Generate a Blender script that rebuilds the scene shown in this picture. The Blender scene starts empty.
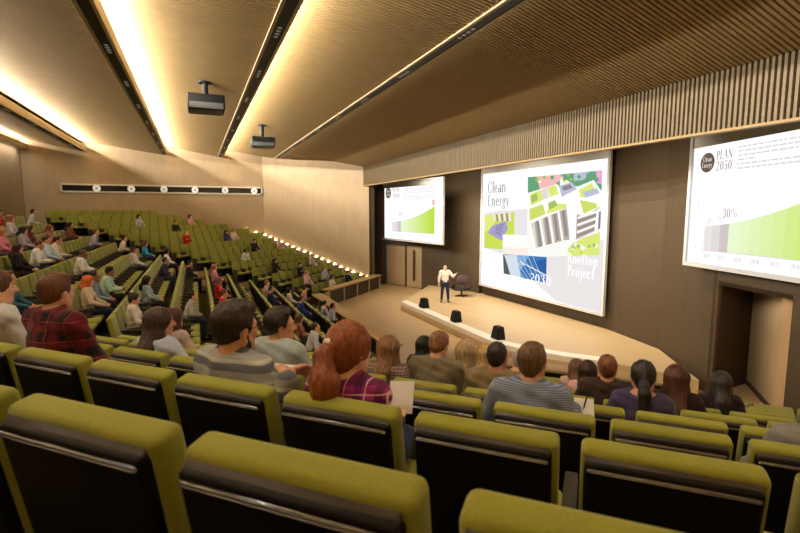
import bpy, bmesh, math, random
import numpy as np
from mathutils import Vector, Matrix
random.seed(7); np.random.seed(7)
C = bpy.context.scene.collection
PI = math.pi; S2 = math.sqrt(2.0)
EYE = 4.68                                  # the viewer's eye above the orchestra floor

# ------------------------------------------------------------------ camera
FPX = 480.0
PSI = math.atan(204/480); PIT = math.atan((266.5-212)/480)
CF = Vector((math.sin(PSI)*math.cos(PIT), math.cos(PSI)*math.cos(PIT), -math.sin(PIT)))
CR = Vector((math.cos(PSI), -math.sin(PSI), 0)); CU = CR.cross(CF)
CO = Vector((0, 0, EYE))
def project(p):
    d = Vector(p)-CO; f = d.dot(CF)
    return 400+FPX*d.dot(CR)/f, 266.5-FPX*d.dot(CU)/f, f
def ray(x, y): return CF+CR*((x-400)/FPX)+CU*((266.5-y)/FPX)
def at_depth(x, y, f): return CO+ray(x, y)*f
cam = bpy.data.objects.new('camera', bpy.data.cameras.new('camera')); C.objects.link(cam)
cam.location = CO
cam.rotation_euler = Matrix((CR, CU, -CF)).transposed().to_euler()
cam.data.sensor_width = 36; cam.data.lens = FPX/800*36
cam.data.clip_start = .05; cam.data.clip_end = 200
cam.data.dof.use_dof = True; cam.data.dof.focus_distance = 9; cam.data.dof.aperture_fstop = 4.0
bpy.context.scene.camera = cam

# ------------------------------------------------------------------ materials
MATS = {}
def mat(name, col, rough=.6, spec=.4, metal=0, noise=0, nscale=(20, 20, 20), bump=0, emit=None, estr=0, sheen=0, coat=0):
    if name in MATS: return MATS[name]
    m = bpy.data.materials.new(name); m.use_nodes = True
    nt = m.node_tree; b = nt.nodes['Principled BSDF']
    b.inputs['Base Color'].default_value = (*col, 1); b.inputs['Roughness'].default_value = rough
    b.inputs['Specular IOR Level'].default_value = spec; b.inputs['Metallic'].default_value = metal
    if sheen: b.inputs['Sheen Weight'].default_value = sheen
    if coat: b.inputs['Coat Weight'].default_value = coat
    if noise or bump:
        tc = nt.nodes.new('ShaderNodeTexCoord'); mp = nt.nodes.new('ShaderNodeMapping'); mp.inputs['Scale'].default_value = nscale
        nz = nt.nodes.new('ShaderNodeTexNoise'); nz.inputs['Scale'].default_value = 1; nz.inputs['Detail'].default_value = 3
        nt.links.new(tc.outputs['Object'], mp.inputs['Vector']); nt.links.new(mp.outputs[0], nz.inputs['Vector'])
        if noise:
            rp = nt.nodes.new('ShaderNodeMapRange'); rp.inputs[1].default_value = .3; rp.inputs[2].default_value = .7
            rp.inputs[3].default_value = 1-noise; rp.inputs[4].default_value = 1+noise
            mx = nt.nodes.new('ShaderNodeVectorMath'); mx.operation = 'SCALE'; mx.inputs[0].default_value = col
            nt.links.new(nz.outputs[0], rp.inputs[0]); nt.links.new(rp.outputs[0], mx.inputs['Scale']); nt.links.new(mx.outputs[0], b.inputs['Base Color'])
        if bump:
            bp = nt.nodes.new('ShaderNodeBump'); bp.inputs['Strength'].default_value = bump; bp.inputs['Distance'].default_value = .004
            nt.links.new(nz.outputs[0], bp.inputs['Height']); nt.links.new(bp.outputs[0], b.inputs['Normal'])
    if emit:
        b.inputs['Emission Color'].default_value = (*emit, 1); b.inputs['Emission Strength'].default_value = estr
    MATS[name] = m; return m
def srgb(r, g, b):
    f = lambda c: (c/255/12.92) if c <= 10 else ((c/255+.055)/1.055)**2.4
    return (f(r), f(g), f(b))
SCREEN_GAIN = 1.24
def glow(name, rgb, k=1.0):
    if name in MATS: return MATS[name]
    m = bpy.data.materials.new(name); m.use_nodes = True; nt = m.node_tree; nt.nodes.clear()
    o = nt.nodes.new('ShaderNodeOutputMaterial'); e = nt.nodes.new('ShaderNodeEmission')
    e.inputs[0].default_value = (*srgb(*rgb), 1); e.inputs[1].default_value = SCREEN_GAIN*k
    nt.links.new(e.outputs[0], o.inputs[0]); MATS[name] = m; return m
def scr(rgb): return glow('screen_%d_%d_%d' % rgb, rgb)
def pattern_mat(name, base, layers, rough=.85):
    """cloth woven from stripes: layers = (axis 0/1/2, period, duty, phase, colour, factor)"""
    m = bpy.data.materials.new(name); m.use_nodes = True; nt = m.node_tree; b = nt.nodes['Principled BSDF']
    b.inputs['Roughness'].default_value = rough; b.inputs['Specular IOR Level'].default_value = .15; b.inputs['Sheen Weight'].default_value = .1
    tc = nt.nodes.new('ShaderNodeTexCoord'); sp = nt.nodes.new('ShaderNodeSeparateXYZ'); nt.links.new(tc.outputs['Object'], sp.inputs[0])
    cur = None
    for ax, per, duty, ph, col, fac in layers:
        a = nt.nodes.new('ShaderNodeMath'); a.operation = 'MULTIPLY_ADD'; a.inputs[1].default_value = 1/per; a.inputs[2].default_value = ph+50
        nt.links.new(sp.outputs[ax], a.inputs[0])
        fr = nt.nodes.new('ShaderNodeMath'); fr.operation = 'FRACT'; nt.links.new(a.outputs[0], fr.inputs[0])
        lt = nt.nodes.new('ShaderNodeMath'); lt.operation = 'LESS_THAN'; lt.inputs[1].default_value = duty; nt.links.new(fr.outputs[0], lt.inputs[0])
        ml = nt.nodes.new('ShaderNodeMath'); ml.operation = 'MULTIPLY'; ml.inputs[1].default_value = fac; nt.links.new(lt.outputs[0], ml.inputs[0])
        mx = nt.nodes.new('ShaderNodeMix'); mx.data_type = 'RGBA'
        nt.links.new(ml.outputs[0], mx.inputs[0])
        if cur is None: mx.inputs[6].default_value = (*base, 1)
        else: nt.links.new(cur, mx.inputs[6])
        mx.inputs[7].default_value = (*col, 1); cur = mx.outputs[2]
    nt.links.new(cur, b.inputs['Base Color']); MATS[name] = m; return m

M_green = mat('green_upholstery', (.25, .255, .030), .85, .2, noise=.09, nscale=(160, 160, 160), bump=.15, sheen=.25)
M_black = mat('black_moulded_plastic', (.005, .004, .0035), .5, .14)
M_ledge = mat('dark_brown_plastic', (.028, .020, .017), .35, .5)
M_pad = mat('taupe_armrest', (.030, .026, .018), .5, .4)
M_wood = mat('pale_oak', (.44, .29, .135), .5, .3, noise=.08, nscale=(2, 2, 9))
M_wallwood = mat('oak_panel', (.42, .305, .178), .55, .25, noise=.05, nscale=(3, 3, 1.2))
M_slat = mat('oak_slat', (.36, .242, .105), .55, .25, noise=.08, nscale=(1.5, 9, 9))
M_slatback = mat('brown_slat_backing', (.035, .019, .007), .8, .1)
M_fascia = mat('oak_fascia_slat', (.18, .128, .066), .5, .3, noise=.08, nscale=(9, 9, 1.5))
M_dark = mat('dark_brown_panel', (.072, .049, .028), .6, .25, noise=.06, nscale=(4, 4, 1))
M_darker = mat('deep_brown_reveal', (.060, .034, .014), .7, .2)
M_floor = mat('beige_floor', (.50, .345, .18), .42, .35, noise=.05, nscale=(2, 2, 2))
M_stage = mat('stage_boards', (.56, .41, .235), .4, .35, noise=.04, nscale=(1, 6, 2))
M_riser = mat('beige_riser', (.46, .30, .16), .6, .2, noise=.05)
M_carpet = mat('dark_olive_carpet', (.060, .056, .016), .95, .05, noise=.2, nscale=(30, 30, 30))
M_white = mat('white_nosing', (.85, .80, .72), .35, .4)
M_blk = mat('matt_black', (.006, .006, .006), .6, .3)
M_track = mat('black_track', (.006, .0055, .005), .5, .3)
M_trackedge = mat('pale_metal_edge', (.55, .46, .34), .4, .4, metal=.3)
M_grey = mat('grey_frame', (.55, .55, .57), .45, .4)
M_lampface = mat('lamp_face', (.8, .8, .78), .3, .5, emit=(1, .95, .85), estr=.35)
M_glass = mat('black_window_glass', (.005, .005, .006), .08, .6)
M_leather = mat('black_leather', (.008, .007, .007), .35, .5)
M_brownleather = mat('dark_red_leather', (.03, .008, .006), .4, .5)
M_chrome = mat('dark_steel', (.05, .04, .035), .3, .5, metal=.6)
M_step = mat('step_lamp', (1, .9, .7), .3, .5, emit=(1.0, .82, .55), estr=60)
M_led = mat('spot_face', (.25, .25, .22), .3, .5, emit=(1, .9, .7), estr=.12)
M_paper = mat('white_paper', (.80, .78, .74), .7, .2)
M_pen = mat('dark_pen', (.03, .02, .02), .4, .4)

# ------------------------------------------------------------------ mesh helpers
def link(name, me, parent=None, m=None):
    o = bpy.data.objects.new(name, me); C.objects.link(o)
    if parent: o.parent = parent
    if m:
        for x in (m if isinstance(m, (list, tuple)) else [m]): me.materials.append(x)
    return o
def tag(o, label=None, cat=None, group=None, kind=None):
    if label: o['label'] = label
    if cat: o['category'] = cat
    if group: o['group'] = group
    if kind: o['kind'] = kind
    return o
def empty(name, loc, rz=0):
    o = bpy.data.objects.new(name, None); C.objects.link(o); o.location = loc; o.rotation_euler = (0, 0, rz); o.empty_display_size = .1; return o
class MB:
    def __init__(s): s.v = []; s.f = []; s.mi = []; s.mcur = 0
    def poly(s, pts):
        b = len(s.v); s.v += [tuple(p) for p in pts]; s.f.append(list(range(b, b+len(pts)))); s.mi.append(s.mcur); return s
    def hexa(s, p):              # 8 corners: bottom loop 0-3, top loop 4-7
        b = len(s.v); s.v += [tuple(q) for q in p]
        for f in ((3, 2, 1, 0), (4, 5, 6, 7), (0, 1, 5, 4), (1, 2, 6, 5), (2, 3, 7, 6), (3, 0, 4, 7)):
            s.f.append([b+i for i in f]); s.mi.append(s.mcur)
        return s
    def box(s, x0, x1, y0, y1, z0, z1):
        return s.hexa([(x0, y0, z0), (x1, y0, z0), (x1, y1, z0), (x0, y1, z0), (x0, y0, z1), (x1, y0, z1), (x1, y1, z1), (x0, y1, z1)])
    def prism(s, pts, z0, z1):   # plan polygon (ccw) extruded
        n = len(pts); b = len(s.v); s.v += [(p[0], p[1], z0) for p in pts]+[(p[0], p[1], z1) for p in pts]
        s.f.append([b+i for i in range(n)][::-1]); s.f.append([b+n+i for i in range(n)]); s.mi += [s.mcur]*2
        for i in range(n):
            j = (i+1) % n; s.f.append([b+i, b+j, b+n+j, b+n+i]); s.mi.append(s.mcur)
        return s
    def wall(s, a, b, z0, z1, t):   # wall slab from a to b, thickness t to the left of a->b
        a = Vector(a[:2]); b = Vector(b[:2]); d = (b-a).normalized(); n = Vector((-d.y, d.x))*t
        return s.hexa([(*a, z0), (*b, z0), (*(b+n), z0), (*(a+n), z0), (*a, z1), (*b, z1), (*(b+n), z1), (*(a+n), z1)])
    def cyl(s, a, b, ra, rb=None, n=16):
        rb = ra if rb is None else rb; a = Vector(a); b = Vector(b); d = (b-a).normalized()
        x = d.orthogonal().normalized(); y = d.cross(x); k = len(s.v)
        for c, r in ((a, ra), (b, rb)):
            for i in range(n):
                t = 2*PI*i/n; s.v.append(tuple(c+(x*math.cos(t)+y*math.sin(t))*r))
        s.f.append([k+i for i in range(n)][::-1]); s.f.append([k+n+i for i in range(n)]); s.mi += [s.mcur]*2
        for i in range(n):
            j = (i+1) % n; s.f.append([k+i, k+j, k+n+j, k+n+i]); s.mi.append(s.mcur)
        return s
    def mesh(s, name='m', smooth=False, bevel=0, seg=2):
        me = bpy.data.meshes.new(name); me.from_pydata(s.v, [], s.f); me.update()
        if any(s.mi): me.polygons.foreach_set('material_index', s.mi)
        if bevel:
            bm = bmesh.new(); bm.from_mesh(me); bmesh.ops.remove_doubles(bm, verts=bm.verts, dist=1e-5)
            bmesh.ops.bevel(bm, geom=bm.edges[:], offset=bevel, offset_type='OFFSET', segments=seg, profile=.5, affect='EDGES', clamp_overlap=True)
            bm.to_mesh(me); bm.free(); smooth = True
        if smooth: me.polygons.foreach_set('use_smooth', [True]*len(me.polygons))
        return me
    def build(s, name, m, parent=None, **k): return link(name, s.mesh(name, **k), parent, m)

# ------------------------------------------------------------------ surface meshing of smooth solids (figures)
class Solid:
    def __init__(s): s.p = []; s.cuts = []; s.subs = []; s.disp = None
    def cone(s, a, b, ra, rb=None, k=.03): s.p.append(('c', np.array(a, float), np.array(b, float), ra, ra if rb is None else rb, k)); return s
    def ell(s, c, r, R=None, k=.03): s.p.append(('e', np.array(c, float), np.array(r, float), R, None, k)); return s
    def chain(s, pts, rad, k=.03):
        for i in range(len(pts)-1): s.cone(pts[i], pts[i+1], rad[i], rad[i+1], k)
        return s
    def cut(s, n, p): s.cuts.append((np.array(n, float), np.array(p, float))); return s     # keeps n.(x-p) < 0
    def mesh(s, h, name='m'):
        lo = np.full(3, 1e9); hi = -lo
        bb = []
        for q in s.p:
            if q[0] == 'c':
                r = max(q[3], q[4]); a = np.minimum(q[1], q[2])-r; b = np.maximum(q[1], q[2])+r
            else:
                r = q[2] if q[3] is None else np.full(3, q[2].max()); a = q[1]-r; b = q[1]+r
            bb.append((a, b)); lo = np.minimum(lo, a); hi = np.maximum(hi, b)
        lo -= 3*h+.012; hi += 3*h+.012
        n = np.ceil((hi-lo)/h).astype(int)+1
        ax = [(lo[i]+h*np.arange(n[i])).astype(np.float32) for i in range(3)]
        D = np.full(n, .2, np.float32)
        for q, (a, b) in zip(s.p, bb):
            k = q[5]; mg = k+2*h+.012
            i0 = np.maximum(0, np.floor((a-mg-lo)/h).astype(int)); i1 = np.minimum(n, np.ceil((b+mg-lo)/h).astype(int)+1)
            sl = tuple(slice(i0[j], i1[j]) for j in range(3))
            X = ax[0][sl[0]][:, None, None]; Y = ax[1][sl[1]][None, :, None]; Z = ax[2][sl[2]][None, None, :]
            if q[0] == 'c':
                A = q[1]; ba = q[2]-q[1]; L = max(ba.dot(ba), 1e-12)
                x = X-A[0]; y = Y-A[1]; z = Z-A[2]
                t = np.clip((x*ba[0]+y*ba[1]+z*ba[2])/L, 0, 1)
                d = np.sqrt((x-t*ba[0])**2+(y-t*ba[1])**2+(z-t*ba[2])**2)-(q[3]+(q[4]-q[3])*t)
            else:
                x = X-q[1][0]; y = Y-q[1][1]; z = Z-q[1][2]; r = q[2]
                if q[3] is not None:
                    R = q[3]; x, y, z = (R[0, 0]*x+R[1, 0]*y+R[2, 0]*z, R[0, 1]*x+R[1, 1]*y+R[2, 1]*z, R[0, 2]*x+R[1, 2]*y+R[2, 2]*z)
                k0 = np.sqrt((x/r[0])**2+(y/r[1])**2+(z/r[2])**2)+1e-9
                k1 = np.sqrt((x/r[0]**2)**2+(y/r[1]**2)**2+(z/r[2]**2)**2)+1e-9
                d = k0*(k0-1)/k1
            o = D[sl]
            hh = np.maximum(k-np.abs(o-d), 0)/k
            D[sl] = np.minimum(o, d)-hh*hh*k*.25
        for q in s.subs:
            x = ax[0][:, None, None]-q[0][0]; y = ax[1][None, :, None]-q[0][1]; z = ax[2][None, None, :]-q[0][2]
            D = np.maximum(D, -(np.sqrt(x*x+y*y+z*z)-q[1]))
        if s.disp is not None: D = D+s.disp(ax[0][:, None, None], ax[1][None, :, None], ax[2][None, None, :]).astype(np.float32)
        for nn, pp in s.cuts:
            D = np.maximum(D, (ax[0][:, None, None]-pp[0])*nn[0]+(ax[1][None, :, None]-pp[1])*nn[1]+(ax[2][None, None, :]-pp[2])*nn[2])
        return nets(D.astype(np.float32), lo, h, name)
def nets(D, lo, h, name):
    S = D < 0
    cs = sum(S[i:S.shape[0]-1+i, j:S.shape[1]-1+j, k:S.shape[2]-1+k].astype(np.int8) for i in (0, 1) for j in (0, 1) for k in (0, 1))
    act = np.argwhere((cs > 0) & (cs < 8))
    idx = np.full(cs.shape, -1, np.int32); idx[tuple(act.T)] = np.arange(len(act))
    acc = np.zeros((len(act), 3)); cnt = np.zeros(len(act))
    corners = [(i, j, k) for i in (0, 1) for j in (0, 1) for k in (0, 1)]
    for c0 in corners:
        for axn in range(3):
            if c0[axn]: continue
            c1 = list(c0); c1[axn] = 1
            a = D[act[:, 0]+c0[0], act[:, 1]+c0[1], act[:, 2]+c0[2]]; b = D[act[:, 0]+c1[0], act[:, 1]+c1[1], act[:, 2]+c1[2]]
            m = (a < 0) != (b < 0); t = a[m]/(a[m]-b[m])
            p = np.tile(np.array(c0, float), (m.sum(), 1)); p[:, axn] += t
            acc[m] += p; cnt[m] += 1
    V = lo+h*(act+acc/np.maximum(cnt, 1)[:, None])
    F = []
    for axn in range(3):
        sl0 = [slice(1, -1)]*3; sl1 = [slice(1, -1)]*3
        sl0[axn] = slice(0, -1); sl1[axn] = slice(1, None)
        a = S[tuple(sl0)]; b = S[tuple(sl1)]; e = np.argwhere(a != b)
        if not len(e): continue
        inside = a[tuple(e.T)]
        off = np.ones(3, int); off[axn] = 0; g = e+off
        u, w = [(1, 2), (2, 0), (0, 1)][axn]
        def cell(du, dw):
            c = g.copy(); c[:, u] -= du; c[:, w] -= dw; return idx[c[:, 0], c[:, 1], c[:, 2]]
        q = np.stack([cell(1, 1), cell(0, 1), cell(0, 0), cell(1, 0)], 1)
        q[~inside] = q[~inside][:, ::-1]
        F.append(q[(q >= 0).all(1)])
    F = np.concatenate(F)
    me = bpy.data.meshes.new(name)
    me.vertices.add(len(V)); me.vertices.foreach_set('co', V.astype(np.float32).ravel())
    me.loops.add(F.size); me.loops.foreach_set('vertex_index', F.astype(np.int32).ravel())
    me.polygons.add(len(F)); me.polygons.foreach_set('loop_start', np.arange(0, F.size, 4, dtype=np.int32))
    try: me.polygons.foreach_set('loop_total', np.full(len(F), 4, np.int32))
    except Exception: pass
    me.polygons.foreach_set('use_smooth', np.ones(len(F), bool))
    me.update(calc_edges=True); me.validate()
    return me

# ================================================================== THE HALL
AX = 17.0                                                   # the hall is symmetrical about Y = 17
def vk(k): return .72+.92*(k-1)
def Xk(k): return -3.43+.93*(k-4)
def zk(k): return EYE-.98-(.49+.29*(k-1))
K0, K1 = -1, 12
YF = 33.7; CORN = Vector((4.3, YF)); FEND = Vector((9.75, 27.75)); XB = -8.9; YN = -2.6
NA = Vector((4.1, YN)); NB = Vector((11.25, 4.45))
ZC = EYE+3.5                                                # underside of the ceiling fins
FX = 9.5; FT = EYE+2.71; FB = EYE+1.6                       # slatted fascia above the stage front

def near_pt(v, u): return Vector(((v+u)/S2, (v-u)/S2))
def far_pt(v, u): p = near_pt(v, u); return Vector((p.x, 2*AX-p.y))
def corner_near(x, v): return Vector((x, S2*v-x))
def far_wall_hit(v):                                        # where the far row line of distance v meets the far walls
    p = Vector((YF-2*AX+S2*v, YF))                          # line x + 34 - y = sqrt2 v
    if p.x <= CORN.x: return p
    d = FEND-CORN; # CORN + t d
    t = (S2*v-2*AX-CORN.x+CORN.y)/(d.x-d.y); return CORN+d*t

# floor: orchestra level and the stepped tiers
fl = MB()
fl.mcur = 0; fl.prism([(-9.2, -3), (22, -3), (22, 36), (-9.2, 36)], -.3, 0)
for k in range(K0, K1+1):
    x = Xk(k)-.16 if k > K0 else XB; v = vk(k)-.16 if k > K0 else vk(k)-1.4
    cn = corner_near(x, v); cf = Vector((cn.x, 2*AX-cn.y)); fh = far_wall_hit(v)
    un = 4.6; nr = near_pt(v, un)
    # everything from this line towards the stage, as one step down to the next line
    x2 = Xk(k+1)-.16; v2 = vk(k+1)-.16
    if k == K1: x2 = Xk(k)+.86; v2 = vk(k)+.86
    c2 = corner_near(x2, v2); f2 = Vector((c2.x, 2*AX-c2.y)); h2 = far_wall_hit(v2); n2 = near_pt(v2, un)
    z = zk(k)
    if k == K0: cn = Vector((XB, YN)); cf = Vector((XB, YF)); fh = cf; nr = near_pt(v, un)
    for quad in ([cf, cn, c2, f2], [cn, nr, n2, c2], [fh, cf, f2, h2]):
        if (quad[0]-quad[1]).length < .01: quad = [quad[0], quad[2], quad[3]]
        b = len(fl.v); n = len(quad)
        fl.v += [(p.x, p.y, 0) for p in quad]+[(p.x, p.y, z) for p in quad]
        fl.f.append([b+n+i for i in range(n)]); fl.mi.append(1)
        for i in range(n):
            j = (i+1) % n; fl.f.append([b+i, b+j, b+n+j, b+n+i]); fl.mi.append(2)
floor_o = fl.build('floor', [M_floor, M_carpet, M_riser]); tag(floor_o, kind='structure')

# stage platform with its pale edge
ZS = .38
edge = [(8.95, 20.9), (8.95, 13.1), (9.35, 12.0), (10.0, 10.95), (10.75, 10.05), (11.3, 9.0), (11.75, 7.98)]
back = [(13.3, 10.4), (13.9, 13.3), (13.9, 21.5), (13.4, 24.0), (12.6, 25.2)]
NE = 5
st = MB(); st.prism(edge+back, 0.0, ZS); o = st.build('floor_stage', M_stage); tag(o, kind='structure')
tr = MB()
def offs(pts, d):
    out = []
    for i, p in enumerate(pts):
        a = Vector(pts[max(0, i-1)]); b = Vector(pts[min(len(pts)-1, i+1)]); t = (b-a).normalized()
        out.append(Vector(p)+Vector((-t.y, t.x))*d)
    return out
inn = offs(edge[:NE], .42); inn[0] = Vector((9.37, 21.3)); out_ = [Vector(p) for p in edge]
for i in range(NE-1):
    a, b, c, d = out_[i], out_[i+1], inn[i+1], inn[i]
    e1 = a+(a-d).normalized()*.012; e2 = b+(b-c).normalized()*.012
    tr.hexa([(*e1, .22), (*e2, .22), (*c, .22), (*d, .22), (*e1, ZS+.012), (*e2, ZS+.012), (*c, ZS+.012), (*d, ZS+.012)])
tag(tr.build('trim_1', M_white), kind='structure')

# walls
def struct(mb, name, m): o = mb.build(name, m); tag(o, kind='structure'); return o
HT = ZC+1.2
def panel_wall(name, pts, z0, z1, m, t=.2, seam=1.25, gap=.006, flip=False):
    """wall of upright boards with thin open joints, on a solid backing"""
    w = MB()
    for a, b in zip(pts[:-1], pts[1:]):
        a = Vector(a); b = Vector(b); L = (b-a).length; n = max(1, round(L/seam)); d = (b-a)/n
        nn = Vector((-d.y, d.x)).normalized()*(.025 if not flip else -.025)
        w.mcur = 1; w.wall(a+nn, b+nn, z0, z1, t if not flip else -t)
        w.mcur = 0
        for i in range(n):
            e = d.normalized()*gap*.5
            w.wall(a+d*i+e, a+d*(i+1)-e, z0, z1, .02 if not flip else -.02)
    return struct(w, name, [m, M_darker if m is M_dark else mat('oak_joint', (.30, .21, .115), .6, .2)])
panel_wall('wall_far', [(CORN.x, YF), (XB, YF)], 0, HT, M_wallwood, flip=True)
panel_wall('wall_far_side', [(CORN.x, YF), (FEND.x, FEND.y)], 0, HT, M_wallwood, seam=2.2)
wb = MB(); wb.mcur = 1; wb.box(XB-.25, XB-.05, YN, YF, 0, HT); wb.mcur = 0
y = YN
while y < YF-.1:
    wb.box(XB-.05, XB, y, y+.06, 0, HT); y += .11
struct(wb, 'wall_back', [M_wallwood, M_slatback])
nw = MB(); nw.wall((XB, YN), NA, 0, HT, -.2); nw.wall(NA, NB, 0, HT, -.2); struct(nw, 'wall_near', M_wallwood)

# stage house: dark panels, the two wing openings, doors
SP = [(13.9, 21.6), (13.9, 13.2), (13.38, 10.5), (11.88, 7.74)]
panel_wall('wall_stage', SP, 0, HT, M_dark, t=.05, seam=1.9, gap=.004)
ZO = EYE-1.8
OPA, OPB = Vector((11.88, 7.74)), Vector((11.26, 5.80))
rw = MB(); rw.mcur = 0
rw.wall(OPA, OPB, ZO, HT, .2)                                # above the opening
rw.wall(OPB, (10.4, 3.1), 0, HT, .2)
struct(rw, 'wall_stage_right', [M_dark])
rc = MB(); rc.mcur = 0
R1, R2 = Vector((13.75, 8.02)), Vector((12.30, 6.55))
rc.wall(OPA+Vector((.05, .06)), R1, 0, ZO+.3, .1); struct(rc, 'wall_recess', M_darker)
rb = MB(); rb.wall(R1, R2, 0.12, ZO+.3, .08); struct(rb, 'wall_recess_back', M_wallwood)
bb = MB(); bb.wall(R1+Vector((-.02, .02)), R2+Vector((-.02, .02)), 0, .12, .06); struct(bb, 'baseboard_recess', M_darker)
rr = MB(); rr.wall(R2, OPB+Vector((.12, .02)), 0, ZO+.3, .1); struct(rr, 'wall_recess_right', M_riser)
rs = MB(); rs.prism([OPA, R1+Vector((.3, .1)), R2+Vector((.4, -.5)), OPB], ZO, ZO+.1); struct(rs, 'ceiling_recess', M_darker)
# far wing: reveal, two leaves of a door
DA, DB = Vector((12.62, 26.0)), Vector((11.22, 28.95))
lw = MB(); lw.wall((13.38, 24.0), (13.9, 21.6), 0, HT, -.2); lw.wall(DA, (13.38, 24.0), 0, HT, -.2)
ZD = EYE-2.05
lw.wall(DB, DA, ZD, HT, -.2); lw.wall((10.4, 30.6), DB, 0, HT, -.2); lw.wall(FEND+Vector((.1, -.1)), (10.4, 30.6), 0, HT, -.2)
struct(lw, 'wall_stage_left', M_dark)
dd = (DA-DB).normalized(); dn = Vector((-dd.y, dd.x)); Ld = (DA-DB).length
def dpt(s, o=0): return DB+dd*s+dn*o*-1
def door(name, s0, s1, label_handle=None):
    d = MB(); d.wall(dpt(s0, -.05), dpt(s1, -.05), .04, ZD-.02, .07)
    o = d.build(name, M_wallwood); tag(o, kind='structure')
    return o
door('door_1', .12, Ld*.53)
d2 = door('door_2', Ld*.57, Ld-.14)
h = MB(); sm = Ld*.76; h.wall(dpt(sm-.07, .03), dpt(sm+.07, .03), .45, 2.35, .05)
h.build('door_handle', M_darker, d2)
df = MB(); df.wall(dpt(0, -.16), dpt(Ld, -.16), 0, ZD, .05); df.wall(dpt(Ld-.14, 0), dpt(Ld, 0), 0, ZD, .06); df.wall(dpt(Ld*.53, -.02), dpt(Ld*.57, -.02), 0, ZD, .05)
struct(df, 'trim_2', M_darker)
sc_ = MB(); sc_.prism([(9.6, 3.0), (15, 3.0), (15, 31), (9.6, 31)], EYE+3.15, EYE+3.3); struct(sc_, 'ceiling_stage', M_darker)

# ceiling: solid slab and sloping slatted bays between the light fins
FINS = [-5.83, -1.57, 1.66, 5.10]; FW = .17
ce = MB(); ce.box(-9.2, 15, -3, 36, HT, HT+.2); ce_o = ce.build('ceiling', M_slatback); tag(ce_o, kind='structure')
def ylim(x):                                                # far end of the bay at x
    return YF if x < CORN.x else CORN.y+(x-CORN.x)*(FEND.y-CORN.y)/(FEND.x-CORN.x)
def bay(x0, z0, x1, z1, pitch=.1):
    s = MB(); s.mcur = 1
    ya = ylim(x0)+.1; yb = ylim(x1)+.1
    s.hexa([(x0, YN, z0+.08), (x1, YN, z1+.08), (x1, yb, z1+.08), (x0, ya, z0+.08), (x0, YN, z0+.14), (x1, YN, z1+.14), (x1, yb, z1+.14), (x0, ya, z0+.14)])
    s.mcur = 0; y = YN
    while y < max(ya, yb)-.1:
        xe = x1; ze = z1
        if y > yb:
            f = (ya-y)/(ya-yb); xe = x0+(x1-x0)*f; ze = z0+(z1-z0)*f
        s.hexa([(x0, y, z0), (xe, y, ze), (xe, y+.056, ze), (x0, y+.056, z0), (x0, y, z0+.09), (xe, y, ze+.09), (xe, y+.056, ze+.09), (x0, y+.056, z0+.09)])
        y += pitch
    return s.build('slat_bay', [M_slat, M_slatback], ce_o)
RISE = .62
bay(XB, ZC+RISE, FINS[0]-FW, ZC+.04)
for a, b in zip(FINS[:-1], FINS[1:]): bay(a-FW, ZC+RISE, b-FW, ZC+.04)
bay(FINS[3]-FW, ZC+RISE-.06, FX, FT)
# fascia of upright slats
fa = MB(); fa.mcur = 1; fa.box(FX+.06, FX+.12, 2.8, 28.2, FB, FT+.35)
fa.mcur = 0; y = 2.8
while y < 28.1:
    fa.box(FX-.01, FX+.07, y, y+.052, FB, FT+.05); y += .1
fa.mcur = 2; fa.box(FX-.005, FX+.16, 2.8, 28.2, FB-.05, FB)
struct(fa, 'trim_3', [M_fascia, M_slatback, M_slat])
# light fins: tray, upstand, black light track with clusters of spot lamps
def fin_end(x): return ylim(x)-.35
ORD = ['first', 'second', 'third', 'fourth', 'fifth', 'sixth', 'seventh', 'eighth', 'ninth', 'tenth', 'eleventh', 'twelfth', 'thirteenth', 'fourteenth', 'fifteenth', 'sixteenth', 'seventeenth', 'eighteenth', 'nineteenth', 'twentieth', 'twenty-first', 'twenty-second', 'twenty-third', 'twenty-fourth', 'twenty-fifth', 'twenty-sixth', 'twenty-seventh', 'twenty-eighth', 'twenty-ninth', 'thirtieth', 'thirty-first', 'thirty-second', 'thirty-third', 'thirty-fourth', 'thirty-fifth']
FLAB = ['black ceiling light track nearest the slatted back wall', 'black ceiling light track left of the bigger projector',
        'black ceiling light track between the two projectors', 'black ceiling light track nearest the stage screens']
for i, x in enumerate(FINS):
    ye = fin_end(x)
    f = MB(); f.box(x-FW, x-.105, YN, ye, ZC, ZC+.07); f.box(x+.105, x+FW, YN, ye, ZC, ZC+.30); f.box(x-.105, x+.105, YN, ye, ZC+.05, ZC+.07)
    f.box(x-FW, x+FW, ye-.02, ye, ZC, ZC+.3)
    tag(f.build('trim_%d' % (4+i), mat('pale_fin_oak', (.46, .36, .22), .5, .3)), kind='structure')
    t = MB(); t.box(x-.103, x+.103, YN+.05, ye-.04, ZC+.012, ZC+.048)
    to = t.build('light_track', M_track); tag(to, FLAB[i], 'light track', 'black light tracks in the ceiling')
    y = 2.2+.7*(i % 3)
    while y < ye-1:
        for q in range(4): MB().cyl((x, y+q*.17, ZC+.004), (x, y+q*.17, ZC+.02), .045, .045, 12).build('spot_lamp', M_led, to)
        y += 3.1
bt = MB(); bt.box(XB, XB+.40, YN, YF, ZC, ZC+.06); bt.box(XB+.34, XB+.40, YN, YF, ZC+.06, ZC+.30)  # tray and lip added to keep the back cove light off the fascia
tag(bt.build('trim_8', mat('pale_fin_oak', (.46, .36, .22), .5, .3)), kind='structure')
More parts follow.
